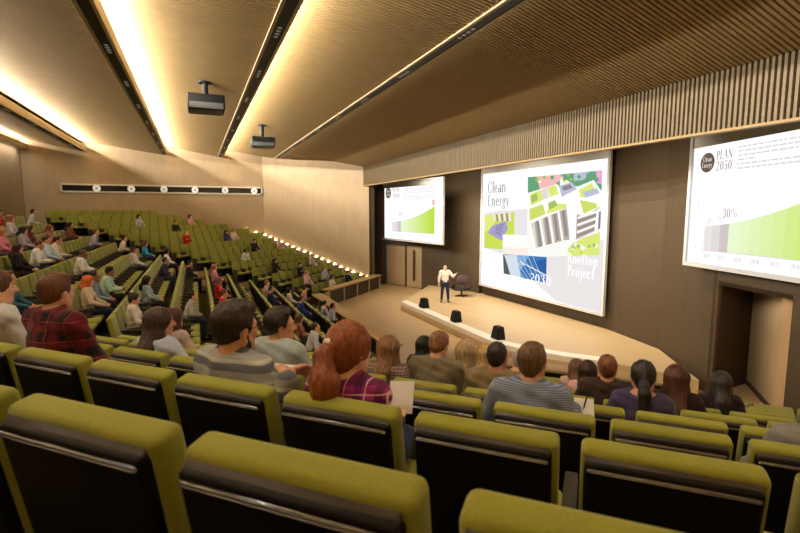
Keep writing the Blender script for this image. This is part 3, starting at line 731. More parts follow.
# ================================================================== PEOPLE
def rotm(ax, a): return np.array(Matrix.Rotation(a, 3, ax))
def ik(S, T, l1, l2, pole):
    S = np.array(S, float); T = np.array(T, float); d = T-S; L = np.linalg.norm(d)
    if L > (l1+l2)*.99: T = S+d/L*(l1+l2)*.99; d = T-S; L = np.linalg.norm(d)
    u = d/L; a = (l1*l1-l2*l2+L*L)/(2*L); hgt = math.sqrt(max(l1*l1-a*a, 0))
    p = np.array(pole, float); p = p-u*p.dot(u); p /= np.linalg.norm(p)
    return S+u*a+p*hgt, T
def figure(P):
    """joint positions of a figure; seated on a .46 m cushion facing +y, or standing"""
    s = P.get('s', 1.0); lean = math.radians(P.get('lean', 4)); side = math.radians(P.get('side', 0)); tw = math.radians(P.get('twist', 0))
    R = rotm('Z', -tw) @ rotm('Y', side) @ rotm('X', -lean); J = {}
    hz = .54 if not P.get('stand') else .93
    hy = P.get('hy', .33) if not P.get('stand') else 0
    tor = P.get('tor', 1.0); J['hip'] = np.array([0, hy, hz]); J['waist'] = J['hip']+R@np.array([0, -.01, .18*tor]); J['chest'] = J['waist']+R@np.array([0, .0, .19*tor])
    J['neck'] = J['chest']+R@np.array([0, -.005, .165*(.4+.6*tor)])
    H = rotm('Z', -math.radians(P.get('yaw', 0))) @ rotm('Y', math.radians(P.get('roll', 0))) @ rotm('X', -math.radians(P.get('pitch', 3)))
    J['headR'] = H; J['head'] = J['neck']+R@np.array([0, .0, .042])+H@np.array([0, .022, .09])
    J['R'] = R; sh = P.get('shw', .168 if P.get('sex', 'm') == 'm' else .142)
    for sd, nm in ((-1, 'l'), (1, 'r')):
        S = J['neck']+R@np.array([sd*(sh-.012), .0, -.05+P.get('shrug', 0)]); J['sh'+nm] = S
        tgt = P.get('hand'+nm)
        if tgt is None: tgt = (J['hip']+np.array([sd*.12, .32, .14])) if not P.get('stand') else S+np.array([sd*.08, .02, -.50])
        e, w = ik(S, tgt, .285, .25, P.get('pole'+nm, (sd*.7, -.35, -.6)))
        J['el'+nm], J['wr'+nm] = e, np.array(w)
        if P.get('stand'):
            J['hp'+nm] = np.array([sd*.09, 0, .92]); J['kn'+nm] = np.array([sd*.13, .03, .50]); J['an'+nm] = np.array([sd*.16, -.02, .09])
        else:
            J['hp'+nm] = np.array([sd*.09, hy, .535]); J['kn'+nm] = np.array([sd*(.11+P.get('knee', 0)), hy+.40, .525]); J['an'+nm] = np.array([sd*.12, hy+.40+P.get('foot', .02), .09])
        J['toe'+nm] = J['an'+nm]+np.array([sd*.03, .15, -.055])
    return J
def hand_prims(S, J, nm, sd, P, hi):
    w = J['wr'+nm]; d = w-J['el'+nm]; d /= np.linalg.norm(d)
    if P.get('hdir'+nm) is not None: d = np.array(P['hdir'+nm], float); d /= np.linalg.norm(d)
    n = np.array(P.get('palm'+nm, (0, 0, -1)), float); n = n-d*n.dot(d); n /= np.linalg.norm(n)
    x = np.cross(d, n)*1.0                       # towards one side of the palm
    if x.dot(np.array([-sd, 0, 0])) < 0 and P.get('thumb'+nm) is None: x = -x   # thumb side: inward
    if not hi:
        S.ell(w+d*.085, (.034, .034, .034), k=.03).cone(w, w+d*.10, .028, .024, k=.02); return
    curl = P.get('curl'+nm, .45)
    for i, (o, L) in enumerate(((.030, .078), (.010, .086), (-.011, .080), (-.030, .063))):
        kn = w+d*(.092-.004*abs(i-1))+x*o
        S.cone(w+d*.012+x*o*.6, kn, .0165, .0115, k=.012)
        a = curl*.55; p = kn; dd = d
        for q, fr in enumerate((.45, .32, .23)):
            ca, sa = math.cos(a), math.sin(a); dd = d*ca+n*sa; e = p+dd*L*fr
            S.cone(p, e, .0098-.001*q, .0090-.001*q, k=.004); p = e; a += curl*.8
    b = w+d*.022+x*.022; t1 = b+d*.036+x*.026+n*.010; t2 = t1+d*.030+x*.010+n*.008
    S.cone(b, t1, .0165, .0115, k=.012).cone(t1, t2, .0115, .0085, k=.005)
def torso(S, J, g, fem, k=.045):
    R = J['R']; c = J['chest']; hip = J['hip']; w = J['waist']
    Rm = R
    S.ell(hip+np.array([0, .0, .0]), (.165+g, .12+g, .115+g), k=k)
    S.ell(w, ((.128 if fem else .148)+g, .102+g, .14+g), Rm, k=k)
    S.ell(c+R@np.array([0, .0, .0]), ((.142 if fem else .168)+g, .112+g, .17+g), Rm, k=k)
    if fem:
        for sx in (-1, 1): S.ell(c+R@np.array([sx*.07, .085, -.01]), (.06+g, .055+g, .06+g), k=.03)
    for nm in 'lr':
        S.cone(J['neck']+R@np.array([0, -.02, -.01]), J['sh'+nm], .050+g, .056+g, k=.05)
def arm(S, J, nm, g, frac, fem):
    r = .92 if fem else 1.0; a, e, w = J['sh'+nm], J['el'+nm], J['wr'+nm]
    S.cone(a, e, .056*r+g, .041*r+g, k=.03)
    if frac >= 2: S.cone(e, w, .041*r+g, .028*r+g*.9, k=.025)
    elif frac > 1: S.cone(e, e+(w-e)*(frac-1), .041*r+g, (.041-.013*(frac-1))*r+g, k=.025)
def body_solid(J, P, hi):
    S = Solid(); fem = P.get('sex') == 'f'; H = J['headR']; c = J['head']
    torso(S, J, 0, fem)
    for sd, nm in ((-1, 'l'), (1, 'r')):
        arm(S, J, nm, 0, 2, fem); hand_prims(S, J, nm, sd, P, hi)
        S.cone(J['hp'+nm], J['kn'+nm], .082, .056, k=.05).cone(J['kn'+nm], J['an'+nm], .056, .036, k=.03).cone(J['an'+nm], J['toe'+nm], .036, .026, k=.02)
    S.cone(J['neck']-J['R']@np.array([0, 0, .02]), c+H@np.array([0, -.02, -.05]), .060 if not fem else .050, .054 if not fem else .046, k=.03)
    h = lambda *p: c+H@np.array(p)
    S.ell(h(0, -.012, .025), (.074, .092, .092), H, k=.02)                 # skull
    S.ell(h(0, .030, -.02), (.061, .062, .088), H, k=.03)                  # face
    S.cone(h(0, .035, -.078), h(0, .058, -.094), .040, .024, k=.03)        # jaw and chin
    for sx in (-1, 1): S.cone(h(sx*.050, -.005, -.045), h(sx*.022, .052, -.085), .026, .024, k=.03)
    S.cone(h(0, .086, .018), h(0, .108, -.020), .009, .0135, k=.014)       # nose
    if hi:
        for sx in (-1, 1):
            S.ell(h(sx*.012, .098, -.024), (.010, .011, .009), H, k=.008)
            S.cone(h(sx*.016, .084, .030), h(sx*.045, .070, .026), .010, .009, k=.015)    # brow
            S.ell(h(sx*.038, .066, -.020), (.022, .018, .020), H, k=.02)                  # cheek
            S.ell(h(sx*.076, -.012, -.002), (.010, .021, .033), H @ rotm('Z', sx*-.35), k=.006)  # ear
            S.cone(h(sx*.079, -.022, .020), h(sx*.084, -.020, -.016), .006, .006, k=.004)
        S.cone(h(-.020, .084, -.050), h(.020, .084, -.050), .0075, .0075, k=.008); S.cone(h(-.017, .082, -.062), h(.017, .082, -.062), .008, .008, k=.008)
    else:
        for sx in (-1, 1): S.ell(h(sx*.074, -.01, 0), (.014, .024, .034), H, k=.01)
    return S
def shirt_solid(J, P, g=.020):
    S = Solid(); fem = P.get('sex') == 'f'; fr = {'long': 1.95, 'short': .72, 'none': 0}[P.get('sleeve', 'long')]
    R = J['R']; torso(S, J, g, fem)
    for nm in 'lr':
        if fr >= 1: arm(S, J, nm, g, fr, fem)
        elif fr > 0: S.cone(J['sh'+nm], J['sh'+nm]+(J['el'+nm]-J['sh'+nm])*fr, .058+g, .050+g, k=.03)
    if P.get('collar'):
        S.cone(J['neck']+R@np.array([0, -.020, -.03]), J['neck']+R@np.array([0, -.008, .060]), .088, .068, k=.02)
        S.cut(R@np.array([0, -.35, .94]), J['neck']+R@np.array([0, .0, .058]))
    else: S.cut(R@np.array([0, -.25, .97]), J['neck']+R@np.array([0, 0, .028]))
    wr = min(J['wrl'][2], J['wrr'][2])
    S.cut((0, 0, -1), (0, 0, J['hip'][2]-.05 if not P.get('stand') else J['hip'][2]+.02))
    f1 = P.get('fold', .004); hz = J['chest']
    S.disp = lambda x, y, z: f1*(np.sin(x*38+z*21+np.sin(y*31)*1.5)*np.sin(z*33-x*13+y*9)+.6*np.sin(z*70+x*25+y*40))
    return S
def trousers_solid(J, P, g=.012):
    S = Solid(); S.ell(J['hip'], (.165+g, .12+g, .115+g), k=.05)
    if P.get('stand'): S.ell(J['hip']+np.array([0, 0, .05]), (.15+g, .108+g, .08), k=.03)
    for nm in 'lr':
        e = J['kn'+nm]+(J['an'+nm]-J['kn'+nm])*.92
        S.cone(J['hp'+nm], J['kn'+nm], .082+g, .058+g, k=.05).cone(J['kn'+nm], e, .058+g, .040+g*1.3, k=.03)
    if not P.get('stand'): S.cut((0, 0, 1), (0, 0, J['hip'][2]+.10))
    else: S.cut((0, 0, 1), (0, 0, J['hip'][2]+.09))
    S.disp = lambda x, y, z: .004*np.sin(x*40+z*37+y*29)*np.sin(z*43-y*31)
    return S
def shoes_solid(J):
    S = Solid()
    for nm in 'lr': S.cone(J['an'+nm]-np.array([0, .02, .035]), J['toe'+nm]+np.array([0, .02, .0]), .046, .036, k=.02).cone(J['an'+nm]-np.array([0, .03, .05]), J['an'+nm]+np.array([0, 0, .02]), .042, .046, k=.02)
    S.cut((0, 0, -1), (0, 0, .003)); return S
def hair_solid(J, P, hi):
    S = Solid(); H = J['headR']; c = J['head']; st = P.get('hair', 'short'); h = lambda *p: c+H@np.array(p)
    th = {'buzz': .004, 'short': .011, 'full': .022, 'long': .017, 'pony': .010, 'bun': .012, 'curly': .035, 'bob': .020, 'thin': .004}[st]; th = P.get('th', th)
    cutp = True; R = J['R']; nk = J['neck']
    if st in ('buzz', 'short', 'full', 'thin'):
        S.ell(h(0, -.016, .046), (.075+th*.9, .092+th, .082+th), H, k=.02)
        S.ell(h(0, -.014, .018), (.0765+th*.35, .0935+th*.45, .088), H, k=.02)
        S.cone(h(0, -.056, -.02), h(0, -.055, -.045), .050+th*.3, .042, k=.03)
        if st == 'full': S.ell(h(.015, .042, .104), (.066, .052, .034), H, k=.03)
        if st == 'short': S.ell(h(0, .046, .098), (.058, .042, .026), H, k=.03)
        S.cut(H@np.array([0, .95, -.30]), h(0, .022, -.005))                   # face free of hair
        S.cut(H@np.array([0, .40, -.915]), h(0, -.045, -.047 if st != 'thin' else -.03))
        for sx in (-1, 1): S.subs.append((h(sx*.088, -.006, -.012), .030))     # round the ears
    else: S.ell(h(0, -.014, .030), (.076+th, .094+th, .092+th), H, k=.02)
    if st in ('buzz', 'short', 'full', 'thin'): pass
    elif st == 'curly':
        S.ell(h(0, -.03, .03), (.105, .115, .115), H, k=.03); S.cut(H@np.array([0, .9, -.43]), h(0, .035, -.01)); S.cut(H@np.array([0, .2, -.98]), h(0, -.05, -.10))
    else:
        if st in ('long', 'bob'):
            L = P.get('hairlen', .34) if st == 'long' else .15
            bk = nk+R@np.array([0, -.105, .02]); dn = nk+R@np.array([0, -.135, .16-L])
            S.cone(h(0, -.045, .03), h(0, -.055, -.06), .088+th*.4, .080, k=.03)
            S.cone(h(0, -.055, -.06), bk*.6+dn*.4, .080, .066, k=.03).cone(bk*.6+dn*.4, dn, .066, .050, k=.03)
            for sx in (-1, 1):
                a = h(sx*.066, -.004, .02); b = h(sx*.068, -.012, -.09); e = nk+R@np.array([sx*.075, -.085, .14-L])
                S.cone(a, b, .030, .034, k=.02).cone(b, e, .036, .030, k=.03)
                if P.get('front'): S.cone(b, nk+R@np.array([sx*.085, .085, .10-L*.8]), .026, .016, k=.02)
        if st in ('pony', 'bun'):
            S.cone(h(0, -.055, -.01), h(0, -.060, -.040), .056, .050, k=.02)
        if st == 'pony':
            pz = P.get('ponyz', .03); sx = P.get('ponyx', 0)
            a = h(sx, -.105, pz); b = h(sx*1.6, -.150, pz-.055); m1 = nk+R@np.array([sx*2.2, -.150, .05]); m2 = nk+R@np.array([sx*2.4, -.140, -.24]); m3 = nk+R@np.array([sx*2.0, -.13, -.38])
            S.chain([a, b, m1, m2, m3], [.022, .036, P.get('ponyr', .046), P.get('ponyr', .046)*.8, .012], k=.015)
        if st == 'bun': S.ell(h(0, -.085, .095), (.048, .048, .044), H, k=.015)
        a = P.get('part', .018)
        S.subs.append((h(0, .150, -.030), .112))                                # open over the face
    fr = {'curly': 30}.get(st, 34); am = (.0028 if hi else 0)
    if st == 'curly': am = .008
    Ht = H
    def disp(x, y, z):
        X = x-c[0]; Y = y-c[1]; Z = z-c[2]
        lx = Ht[0, 0]*X+Ht[1, 0]*Y+Ht[2, 0]*Z; ly = Ht[0, 1]*X+Ht[1, 1]*Y+Ht[2, 1]*Z; lz = Ht[0, 2]*X+Ht[1, 2]*Y+Ht[2, 2]*Z
        if st == 'curly': return am*(np.sin(X*95)*np.sin(Y*88)*np.sin(Z*92)+.5*np.sin(X*160+Z*60)*np.sin(Y*150))
        t = np.arctan2(lx, -ly+.001)
        return am*(np.sin(t*fr+lz*18+2*np.sin(lz*25))+.6*np.sin(t*fr*1.9+lz*40))
    if am: S.disp = disp
    return S
def hairmat(rgb, amt=.45): return mat('hair_%d_%d_%d' % rgb, srgb(*rgb), .5, .35, noise=amt, nscale=(70, 70, 7))
def skinmat(rgb): return mat('skin_%d_%d_%d' % rgb, srgb(*rgb), .55, .3, noise=.06, nscale=(25, 25, 25))
def clothmat(rgb): return mat('cloth_%d_%d_%d' % rgb, srgb(*rgb), .9, .12, noise=.10, nscale=(24, 24, 24), sheen=.1)
JEANS = (38, 46, 72); DARKC = (26, 25, 28)
def person(name, label, P, loc, rz, skin, hair, shirt, pants=DARKC, group=None, h=.0095, hi=True, shoes=(20, 18, 18)):
    J = figure(P); s = P.get('s', 1.0)
    def M(m): return m if not isinstance(m, tuple) else clothmat(m)
    o = link('person', body_solid(J, P, hi).mesh(P.get('hb', h), 'person'), None, skinmat(skin)); o.location = loc; o.rotation_euler = (0, 0, rz); o.scale = (s, s, s)
    tag(o, label, 'person', group)
    pr = [('shirt', shirt_solid(J, P).mesh(h, 'shirt'), M(shirt)), ('trousers', trousers_solid(J, P).mesh(max(h, .012), 'trousers'), M(pants)), ('shoes', shoes_solid(J).mesh(max(h, .012), 'shoes'), M(shoes))]
    if P.get('hair') != 'bald': pr.append(('hair', hair_solid(J, P, hi).mesh(min(h, .0085), 'hair'), hairmat(hair)))
    if hi and P.get('face'):
        H = J['headR']; c = J['head']; q = lambda *p: c+H@np.array(p)
        E1 = Solid(); B = Solid()
        for sx in (-1, 1):
            E1.ell(q(sx*.031, .079, .006), (.013, .008, .008), H, k=.001)
            B.chain([q(sx*.013, .093, .026), q(sx*.032, .089, .033), q(sx*.050, .076, .026)], [.004, .004, .003], k=.003)
        pr.append(('eyes', E1.mesh(.004, 'eyes'), mat('dark_eye', (.03, .02, .015), .2, .5))); pr.append(('eyebrows', B.mesh(.003, 'eyebrows'), hairmat(hair)))
        L = Solid(); L.cone(q(-.021, .088, -.053), q(.021, .088, -.053), .005, .005, k=.002); L.cone(q(-.017, .088, -.060), q(.017, .088, -.060), .006, .006, k=.002)
        pr.append(('lips', L.mesh(.0035, 'lips'), mat('lips', srgb(168, 96, 84), .4, .4)))
    if P.get('beard'):
        H = J['headR']; c = J['head']; q = lambda *p: c+H@np.array(p); B = Solid()
        for sx in (-1, 1): B.cone(q(sx*.064, .004, -.025), q(sx*.046, .022, -.075), .016, .022, k=.02).cone(q(sx*.046, .022, -.075), q(0, .060, -.095), .022, .032, k=.02)
        pr.append(('beard', B.mesh(.006, 'beard'), hairmat(hair)))
    if P.get('glasses'):
        H = J['headR']; c = J['head']; q = lambda *p: c+H@np.array(p); B = Solid()
        for sx in (-1, 1):
            ring = [q(sx*.032+.022*math.cos(t*PI/6), .102, .004+.018*math.sin(t*PI/6)) for t in range(13)]; B.chain(ring, [.0025]*13, k=.001)
            B.cone(q(sx*.054, .100, .008), q(sx*.084, -.01, .010), .0025, .0025, k=.001)
        B.cone(q(-.010, .103, .008), q(.010, .103, .008), .0025, k=.001)
        pr.append(('glasses', B.mesh(.0028, 'glasses'), M_blk))
    if P.get('hair') == 'pony' and hi:
        H = J['headR']; c = J['head']; T_ = Solid(); sx = P.get('ponyx', 0); pz = P.get('ponyz', .03)
        T_.ell(c+H@np.array([sx*1.1, -.118, pz-.010]), (.030, .020, .028), H, k=.001); pr.append(('hair_tie', T_.mesh(.005, 'hair_tie'), clothmat(P.get('tie', (230, 215, 200)))))
    if P.get('hair') == 'pony' and P.get('plait'): pass
    for nme, me, m in pr:
        if len(me.vertices):
            q_ = link(nme, me, ho if nme == 'hair_tie' else o, m)
            if nme == 'hair': ho = q_
    return o, J

occupied = {}
def seat_at(block, k, u):
    c = [s for s in seats if s['b'] == block and s['k'] == k]
    return min(c, key=lambda s: abs(s['u']-u)) if c else None
def place_near(px, py, k, P, head_y=.33):
    """where in near row k the head shows at photo column px; the size of the figure follows from py"""
    J = figure(P); hl = J['head']; best = None
    for u in np.arange(-7, 5, .01):
        b = near_pt(vk(k), u); w = Vector((b.x, b.y, zk(k)))+Matrix.Rotation(ROT['near'], 3, 'Z') @ Vector(hl)
        x, y, f = project(w)
        if f > .3 and (best is None or abs(x-px) < best[0]): best = (abs(x-px), u, y, f, w)
    u = best[1]; s_ = seat_at('near', k, u)
    if s_: occupied[id(s_)] = True
    # sitting height (slouch) that brings the head to row py
    P['s'] = P.get('s0', 1.0)+.02; wz = CO.z+best[3]*ray(px, py).z; P['tor'] = 0
    while P['tor'] < .76 and P['s'] > .86:
        P['s'] -= .02; lo, hi_ = .60, 1.15
        for _ in range(22):
            P['tor'] = (lo+hi_)/2
            if zk(k)+figure(P)['head'][2]*P['s'] > wz: hi_ = P['tor']
            else: lo = P['tor']
    p = near_pt(vk(k), u); return (p.x, p.y, zk(k)), best, s_
SK1 = (222, 170, 140); SK2 = (206, 152, 122); SK3 = (150, 104, 78); SK4 = (236, 190, 162)
plaid_red = pattern_mat('red_black_plaid', srgb(34, 24, 30), [(0, .115, .40, .1, srgb(116, 24, 32), .48), (2, .115, .40, .2, srgb(116, 24, 32), .46), (0, .125, .05, .36, srgb(170, 60, 62), .55), (2, .125, .05, .46, srgb(170, 60, 62), .55)])
plaid_pink = pattern_mat('magenta_plaid', srgb(150, 44, 112), [(0, .085, .36, .1, srgb(60, 22, 62), .7), (2, .085, .36, .3, srgb(60, 22, 62), .6), (0, .085, .07, .6, srgb(236, 190, 214), .8), (2, .085, .07, .75, srgb(236, 190, 214), .8)])
stripes = pattern_mat('grey_blue_stripes', srgb(150, 150, 146), [(2, .085, .40, .0, srgb(74, 80, 100), .8), (2, .17, .08, .06, srgb(40, 44, 58), .8), (2, .085, .16, .55, srgb(190, 190, 186), .7)])
checks = pattern_mat('blue_checks', srgb(112, 126, 156), [(0, .012, .5, 0, srgb(52, 66, 104), .6), (2, .012, .5, 0, srgb(170, 180, 200), .5)])
floral = pattern_mat('grey_floral', srgb(120, 100, 96), [(0, .03, .4, 0, srgb(70, 50, 56), .6), (2, .024, .4, 0, srgb(176, 150, 140), .6)])
def lw2(loc, s, p):      # a world point in a near figure's own frame
    q = Matrix.Rotation(-ROT['near'], 3, 'Z') @ (Vector(p)-Vector(loc)); return tuple(np.array(q)/s)
near_people = [
 (-3, 288, 2, dict(sex='f', hair='bun', yaw=25, face=1), SK4, (96, 62, 44), (226, 220, 216), DARKC, 'person in white blouse cut off at the left photo edge beside plaid man'),
 (57, 293, 2, dict(sex='m', hair='short', yaw=-8, lean=6, shw=.185, collar=1, face=1), SK1, (92, 54, 36), plaid_red, JEANS, 'man with short auburn hair in red and black plaid shirt'),
 (161, 323, 3, dict(sex='f', hair='long', yaw=36, hairlen=.36, face=1, s0=1.05), SK2, (66, 46, 40), (190, 198, 218), DARKC, 'woman with long straight brown hair and pale blue-white shirt, in profile'),
 (233, 330, 2, dict(sex='m', hair='full', yaw=16, lean=-2, hy=.27, twist=8, collar=1, face=1, beard=1, glasses=1, s0=1.10, shw=.18), SK2, (44, 30, 24), stripes, JEANS, 'bearded man with glasses in grey and blue striped sweater'),
 (280, 326, 3, dict(sex='m', hair='full', yaw=46, lean=8, collar=1, face=1, s0=1.03), SK2, (36, 28, 26), (164, 176, 178), DARKC, 'smiling man in pale grey shirt with short dark hair, in profile'),
 (349, 352, 2, dict(sex='f', hair='pony', yaw=14, lean=-2, hy=.25, ponyz=.060, ponyx=-.012, ponyr=.062, s0=1.06, roll=-4, th=.020, collar=1), SK4, (128, 68, 36), plaid_pink, JEANS, 'red-haired woman with ponytail in magenta plaid shirt'),
 (390, 350, 4, dict(sex='f', hair='long', yaw=4, hairlen=.30), SK1, (124, 90, 62), floral, DARKC, 'woman with long light brown hair right of the red-haired woman'),
 (439, 346, 4, dict(sex='m', hair='short', yaw=8, pitch=18, lean=14, collar=1, shw=.185), SK1, (116, 82, 58), (112, 104, 86), DARKC, 'man with sandy hair in grey-brown jacket bowing his head'),
 (424, 347, 6, dict(sex='f', hair='long', yaw=0, hairlen=.2, s0=1.1), SK2, (16, 13, 13), (70, 60, 56), DARKC, 'black-haired person half hidden behind the man in grey-brown jacket'),
 (466, 354, 5, dict(sex='f', hair='long', yaw=0, hairlen=.34, s0=1.10, th=.028), SK4, (172, 148, 118), (150, 132, 104), DARKC, 'woman with long straight blonde hair'),
 (485, 356, 6, dict(sex='f', hair='long', yaw=0, hairlen=.28, s0=1.1, th=.026), SK4, (186, 154, 108), (160, 140, 110), DARKC, 'woman with wavy golden hair behind the straight blonde hair'),
 (497, 357, 4, dict(sex='m', hair='buzz', yaw=2, lean=6, shw=.185, collar=1), SK2, (44, 36, 34), (128, 112, 84), DARKC, 'man with cropped dark hair in tan jacket'),
 (518, 361, 7, dict(sex='m', hair='short', yaw=-4, s0=1.1), SK4, (190, 184, 176), (110, 36, 44), DARKC, 'white-haired person in maroon top peeking between two men'),
 (533, 363, 3, dict(sex='m', hair='short', yaw=4, lean=14, shw=.175, collar=1, s0=1.04), SK1, (98, 70, 50), checks, JEANS, 'man with brown hair in blue checked shirt writing'),
 (577, 369, 7, dict(sex='f', hair='long', yaw=0, hairlen=.24, s0=1.1), SK1, (98, 72, 54), (200, 170, 160), DARKC, 'woman with brown hair at the left of a pair near the stage'),
 (588, 372, 6, dict(sex='f', hair='bob', yaw=0), SK1, (46, 26, 26), (224, 180, 180), DARKC, 'woman with dark hair and pink top, right one of a pair'),
 (608, 369, 5, dict(sex='m', hair='short', yaw=0, lean=6, collar=1, shw=.18), SK2, (104, 60, 44), (56, 44, 42), DARKC, 'man with reddish short hair in dark brown shirt'),
 (644, 377, 4, dict(sex='f', hair='pony', yaw=2, ponyz=.02, ponyr=.044, tie=(40, 36, 44)), SK2, (32, 28, 28), (70, 64, 96), DARKC, 'woman with dark ponytail in purple-grey top'),
 (677, 380, 5, dict(sex='f', hair='long', yaw=2, hairlen=.42, s0=1.16), SK2, (72, 36, 28), (44, 26, 28), DARKC, 'woman with long auburn hair and dark maroon top'),
 (721, 384, 6, dict(sex='f', hair='long', yaw=14, s0=1.0, hairlen=.26), SK2, (44, 36, 36), (40, 32, 38), DARKC, 'woman with long dark hair in dark top before the doorway'),
 (826, 408, 3, dict(sex='m', hair='short', yaw=-5), SK1, (30, 26, 26), (120, 118, 116), DARKC, 'person in grey top cut off at the right photo edge'),
]
NB_ = {}
for px, py, k, P, sk, ha, shc, pa, lab in near_people:
    P.setdefault('hb', .0085)
    loc, best, s_ = place_near(px, py, k, P)
    W = lambda x, y, f: lw2(loc, P['s'], at_depth(x, y, f))
    if 'striped' in lab:
        P.update(handr=W(288, 378, 2.25), handl=W(284, 376, 2.36), palmr=(-.7, .2, -.5), palml=(.7, .2, -.5), curlr=.75, curll=.75, hb=.0065, poler=(.8, -.3, -.45), polel=(-.8, -.3, -.45), hdirr=(-.55, .8, .1), hdirl=(.3, .9, .1))
    if 'writing' in lab:
        P.update(handr=W(574, 409, 3.02), palmr=(-.3, .2, -.9), curlr=.9, hb=.0065, poler=(.35, -.4, -.85), hdirr=(-.3, .9, .1))
    if 'magenta' in lab:
        P.update(handr=W(396, 420, 2.10), palmr=(-.3, .2, -.9), curlr=.8, hb=.0075, poler=(.35, -.4, -.85), hdirr=(-.3, .9, .1))
    o, J = person('person', lab, P, loc, ROT['near'], sk, ha, shc, pa, 'listeners in the near block', h=.009)
    NB_[lab] = (o, J, loc, P['s'])
    print('NEAR', round(px), k, 'u%.2f s%.2f y%.0f f%.2f' % (best[1], P['s'], best[2], best[3]), lab[:40])
# sheets of paper and a pen
def sheet(label, c, right, up, w, hgt):
    c = Vector(c); r = Vector(right).normalized(); u = (Vector(up)-r*Vector(up).dot(r)).normalized(); n = r.cross(u)*.002
    e = MB(); q = [c-r*w/2-u*hgt/2, c+r*w/2-u*hgt/2, c+r*w/2+u*hgt/2, c-r*w/2+u*hgt/2]
    e.hexa([p-n for p in q]+[p+n for p in q]); o = e.build('sheet_of_paper', M_paper); tag(o, label, 'paper', 'sheets of paper held by listeners'); return o
fwd = Vector((1, 1, 0)).normalized(); rgt = Vector((1, -1, 0)).normalized()
sheet('white sheet of paper in the red-haired woman\'s hand', at_depth(401, 397, 2.35), rgt*1+fwd*.1+Vector((0, 0, .10)), Vector((0, 0, .8))+fwd*.6, .125, .16)
sheet('white sheet of paper held by the man in striped sweater', at_depth(281, 376, 2.55), rgt+fwd*.1, Vector((0, 0, .6))+fwd*.8, .14, .15)
sheet('white sheet of paper under the hand of the writing man', at_depth(584, 408, 3.12), rgt+fwd*.1, Vector((0, 0, .6))+fwd*.8, .12, .14)
q = at_depth(584, 407, 3.04); pn = MB(); pn.cyl(q, q+Vector((.03, -.01, .13)), .005, .005, 10); pn.cyl(q-Vector((.004, -.001, .018)), q, .001, .005, 10)
tag(pn.build('pen', M_pen), 'dark pen held by the man in the blue checked shirt', 'pen')

# the speaker on stage
sp_loc = Vector((10.88, 20.09, ZS))
face_dir = math.atan2(-.90, -.43)                            # towards the audience and the viewer
SPk = dict(stand=1, sex='m', hair='bald', yaw=-6, lean=-2, sleeve='long', collar=1, face=1, handl=(-.52, .20, 1.36), polel=(-.35, -.3, -.9), handr=(.29, .04, .88), palml=(0, .3, .95), hdirl=(-.7, .35, .55), curll=.25, curlr=.5, s=1.03, shw=.195)
SPk['handl'] = (-.45, .24, 1.33)
spk, _ = person('person', 'bald man in white shirt and blue jeans speaking on stage, one arm raised', SPk, sp_loc, face_dir-PI/2, (226, 178, 150), (80, 60, 50), (236, 230, 226), (34, 46, 82), None, h=.012)
# stage chair
cl = Vector((12.45, 21.2, ZS)); ch = empty('swivel_chair', cl, math.radians(140)); ch.scale = (.80, .80, .80); tag(ch, 'black leather swivel chair on stage behind the speaker', 'chair')
MB().hexa([(-.42, -.34, .36), (.42, -.34, .36), (.46, .44, .40), (-.46, .44, .40), (-.46, -.36, .50), (.46, -.36, .50), (.50, .46, .54), (-.50, .46, .54)]).build('seat', M_leather, ch, bevel=.05, seg=3)
MB().hexa([(-.44, -.52, .74), (.44, -.52, .74), (.44, -.40, .74), (-.44, -.40, .74), (-.40, -.66, 1.28), (.40, -.66, 1.28), (.40, -.55, 1.28), (-.40, -.55, 1.28)]).build('backrest', M_brownleather, ch, bevel=.04, seg=3)
MB().hexa([(-.12, -.40, .46), (.12, -.40, .46), (.12, -.34, .46), (-.12, -.34, .46), (-.12, -.52, .78), (.12, -.52, .78), (.12, -.47, .78), (-.12, -.47, .78)]).build('back_support', M_chrome, ch)
for sx in (-1, 1): MB().hexa([(sx*.50-.04, -.34, .40), (sx*.50+.04, -.34, .40), (sx*.54+.04, .34, .44), (sx*.54-.04, .34, .44), (sx*.54-.04, -.40, .70), (sx*.54+.04, -.40, .70), (sx*.58+.04, .30, .66), (sx*.58-.04, .30, .66)]).build('arm', M_leather, ch, bevel=.03)
MB().cyl((0, 0, .06), (0, 0, .40), .06, .06).build('column', M_chrome, ch)
for q in range(4):
    a = q*PI/2+.5; MB().hexa([(.0, -.03, .0), (.45, -.02, 0), (.45, .02, 0), (0, .03, 0), (0, -.03, .09), (.45, -.02, .03), (.45, .02, .03), (0, .03, .09)]).build('foot', M_chrome, ch).rotation_euler = (0, 0, a)
# floor monitors
for (px, py), lab in zip(((424, 307.5), (456, 321.5), (498, 338.5)), ('black stage monitor speaker farthest left, nearest the standing speaker', 'black stage monitor speaker, middle of three on the white stage edge', 'black stage monitor speaker nearest the audience, right of three')):
    d = ray(px, py); p = CO+d*((ZS+.012-EYE)/d.z)
    e = empty('stage_monitor', p, PI/2+random.uniform(-.1, .1)); tag(e, lab, 'loudspeaker', 'black monitors along the stage edge')
    MB().hexa([(-.22, -.17, 0), (.22, -.17, 0), (.22, .17, 0), (-.22, .17, 0), (-.17, -.13, .43), (.17, -.13, .43), (.17, .10, .43), (-.17, .10, .43)]).build('cabinet', M_blk, e, bevel=.03)
    MB().hexa([(-.18, .155, .05), (.18, .155, .05), (.18, .18, .05), (-.18, .18, .05), (-.14, .10, .39), (.14, .10, .39), (.14, .12, .39), (-.14, .12, .39)]).build('grille', M_leather, e)
    MB().box(-.08, .08, -.03, .03, .425, .45).build('handle', M_chrome, e, bevel=.008)

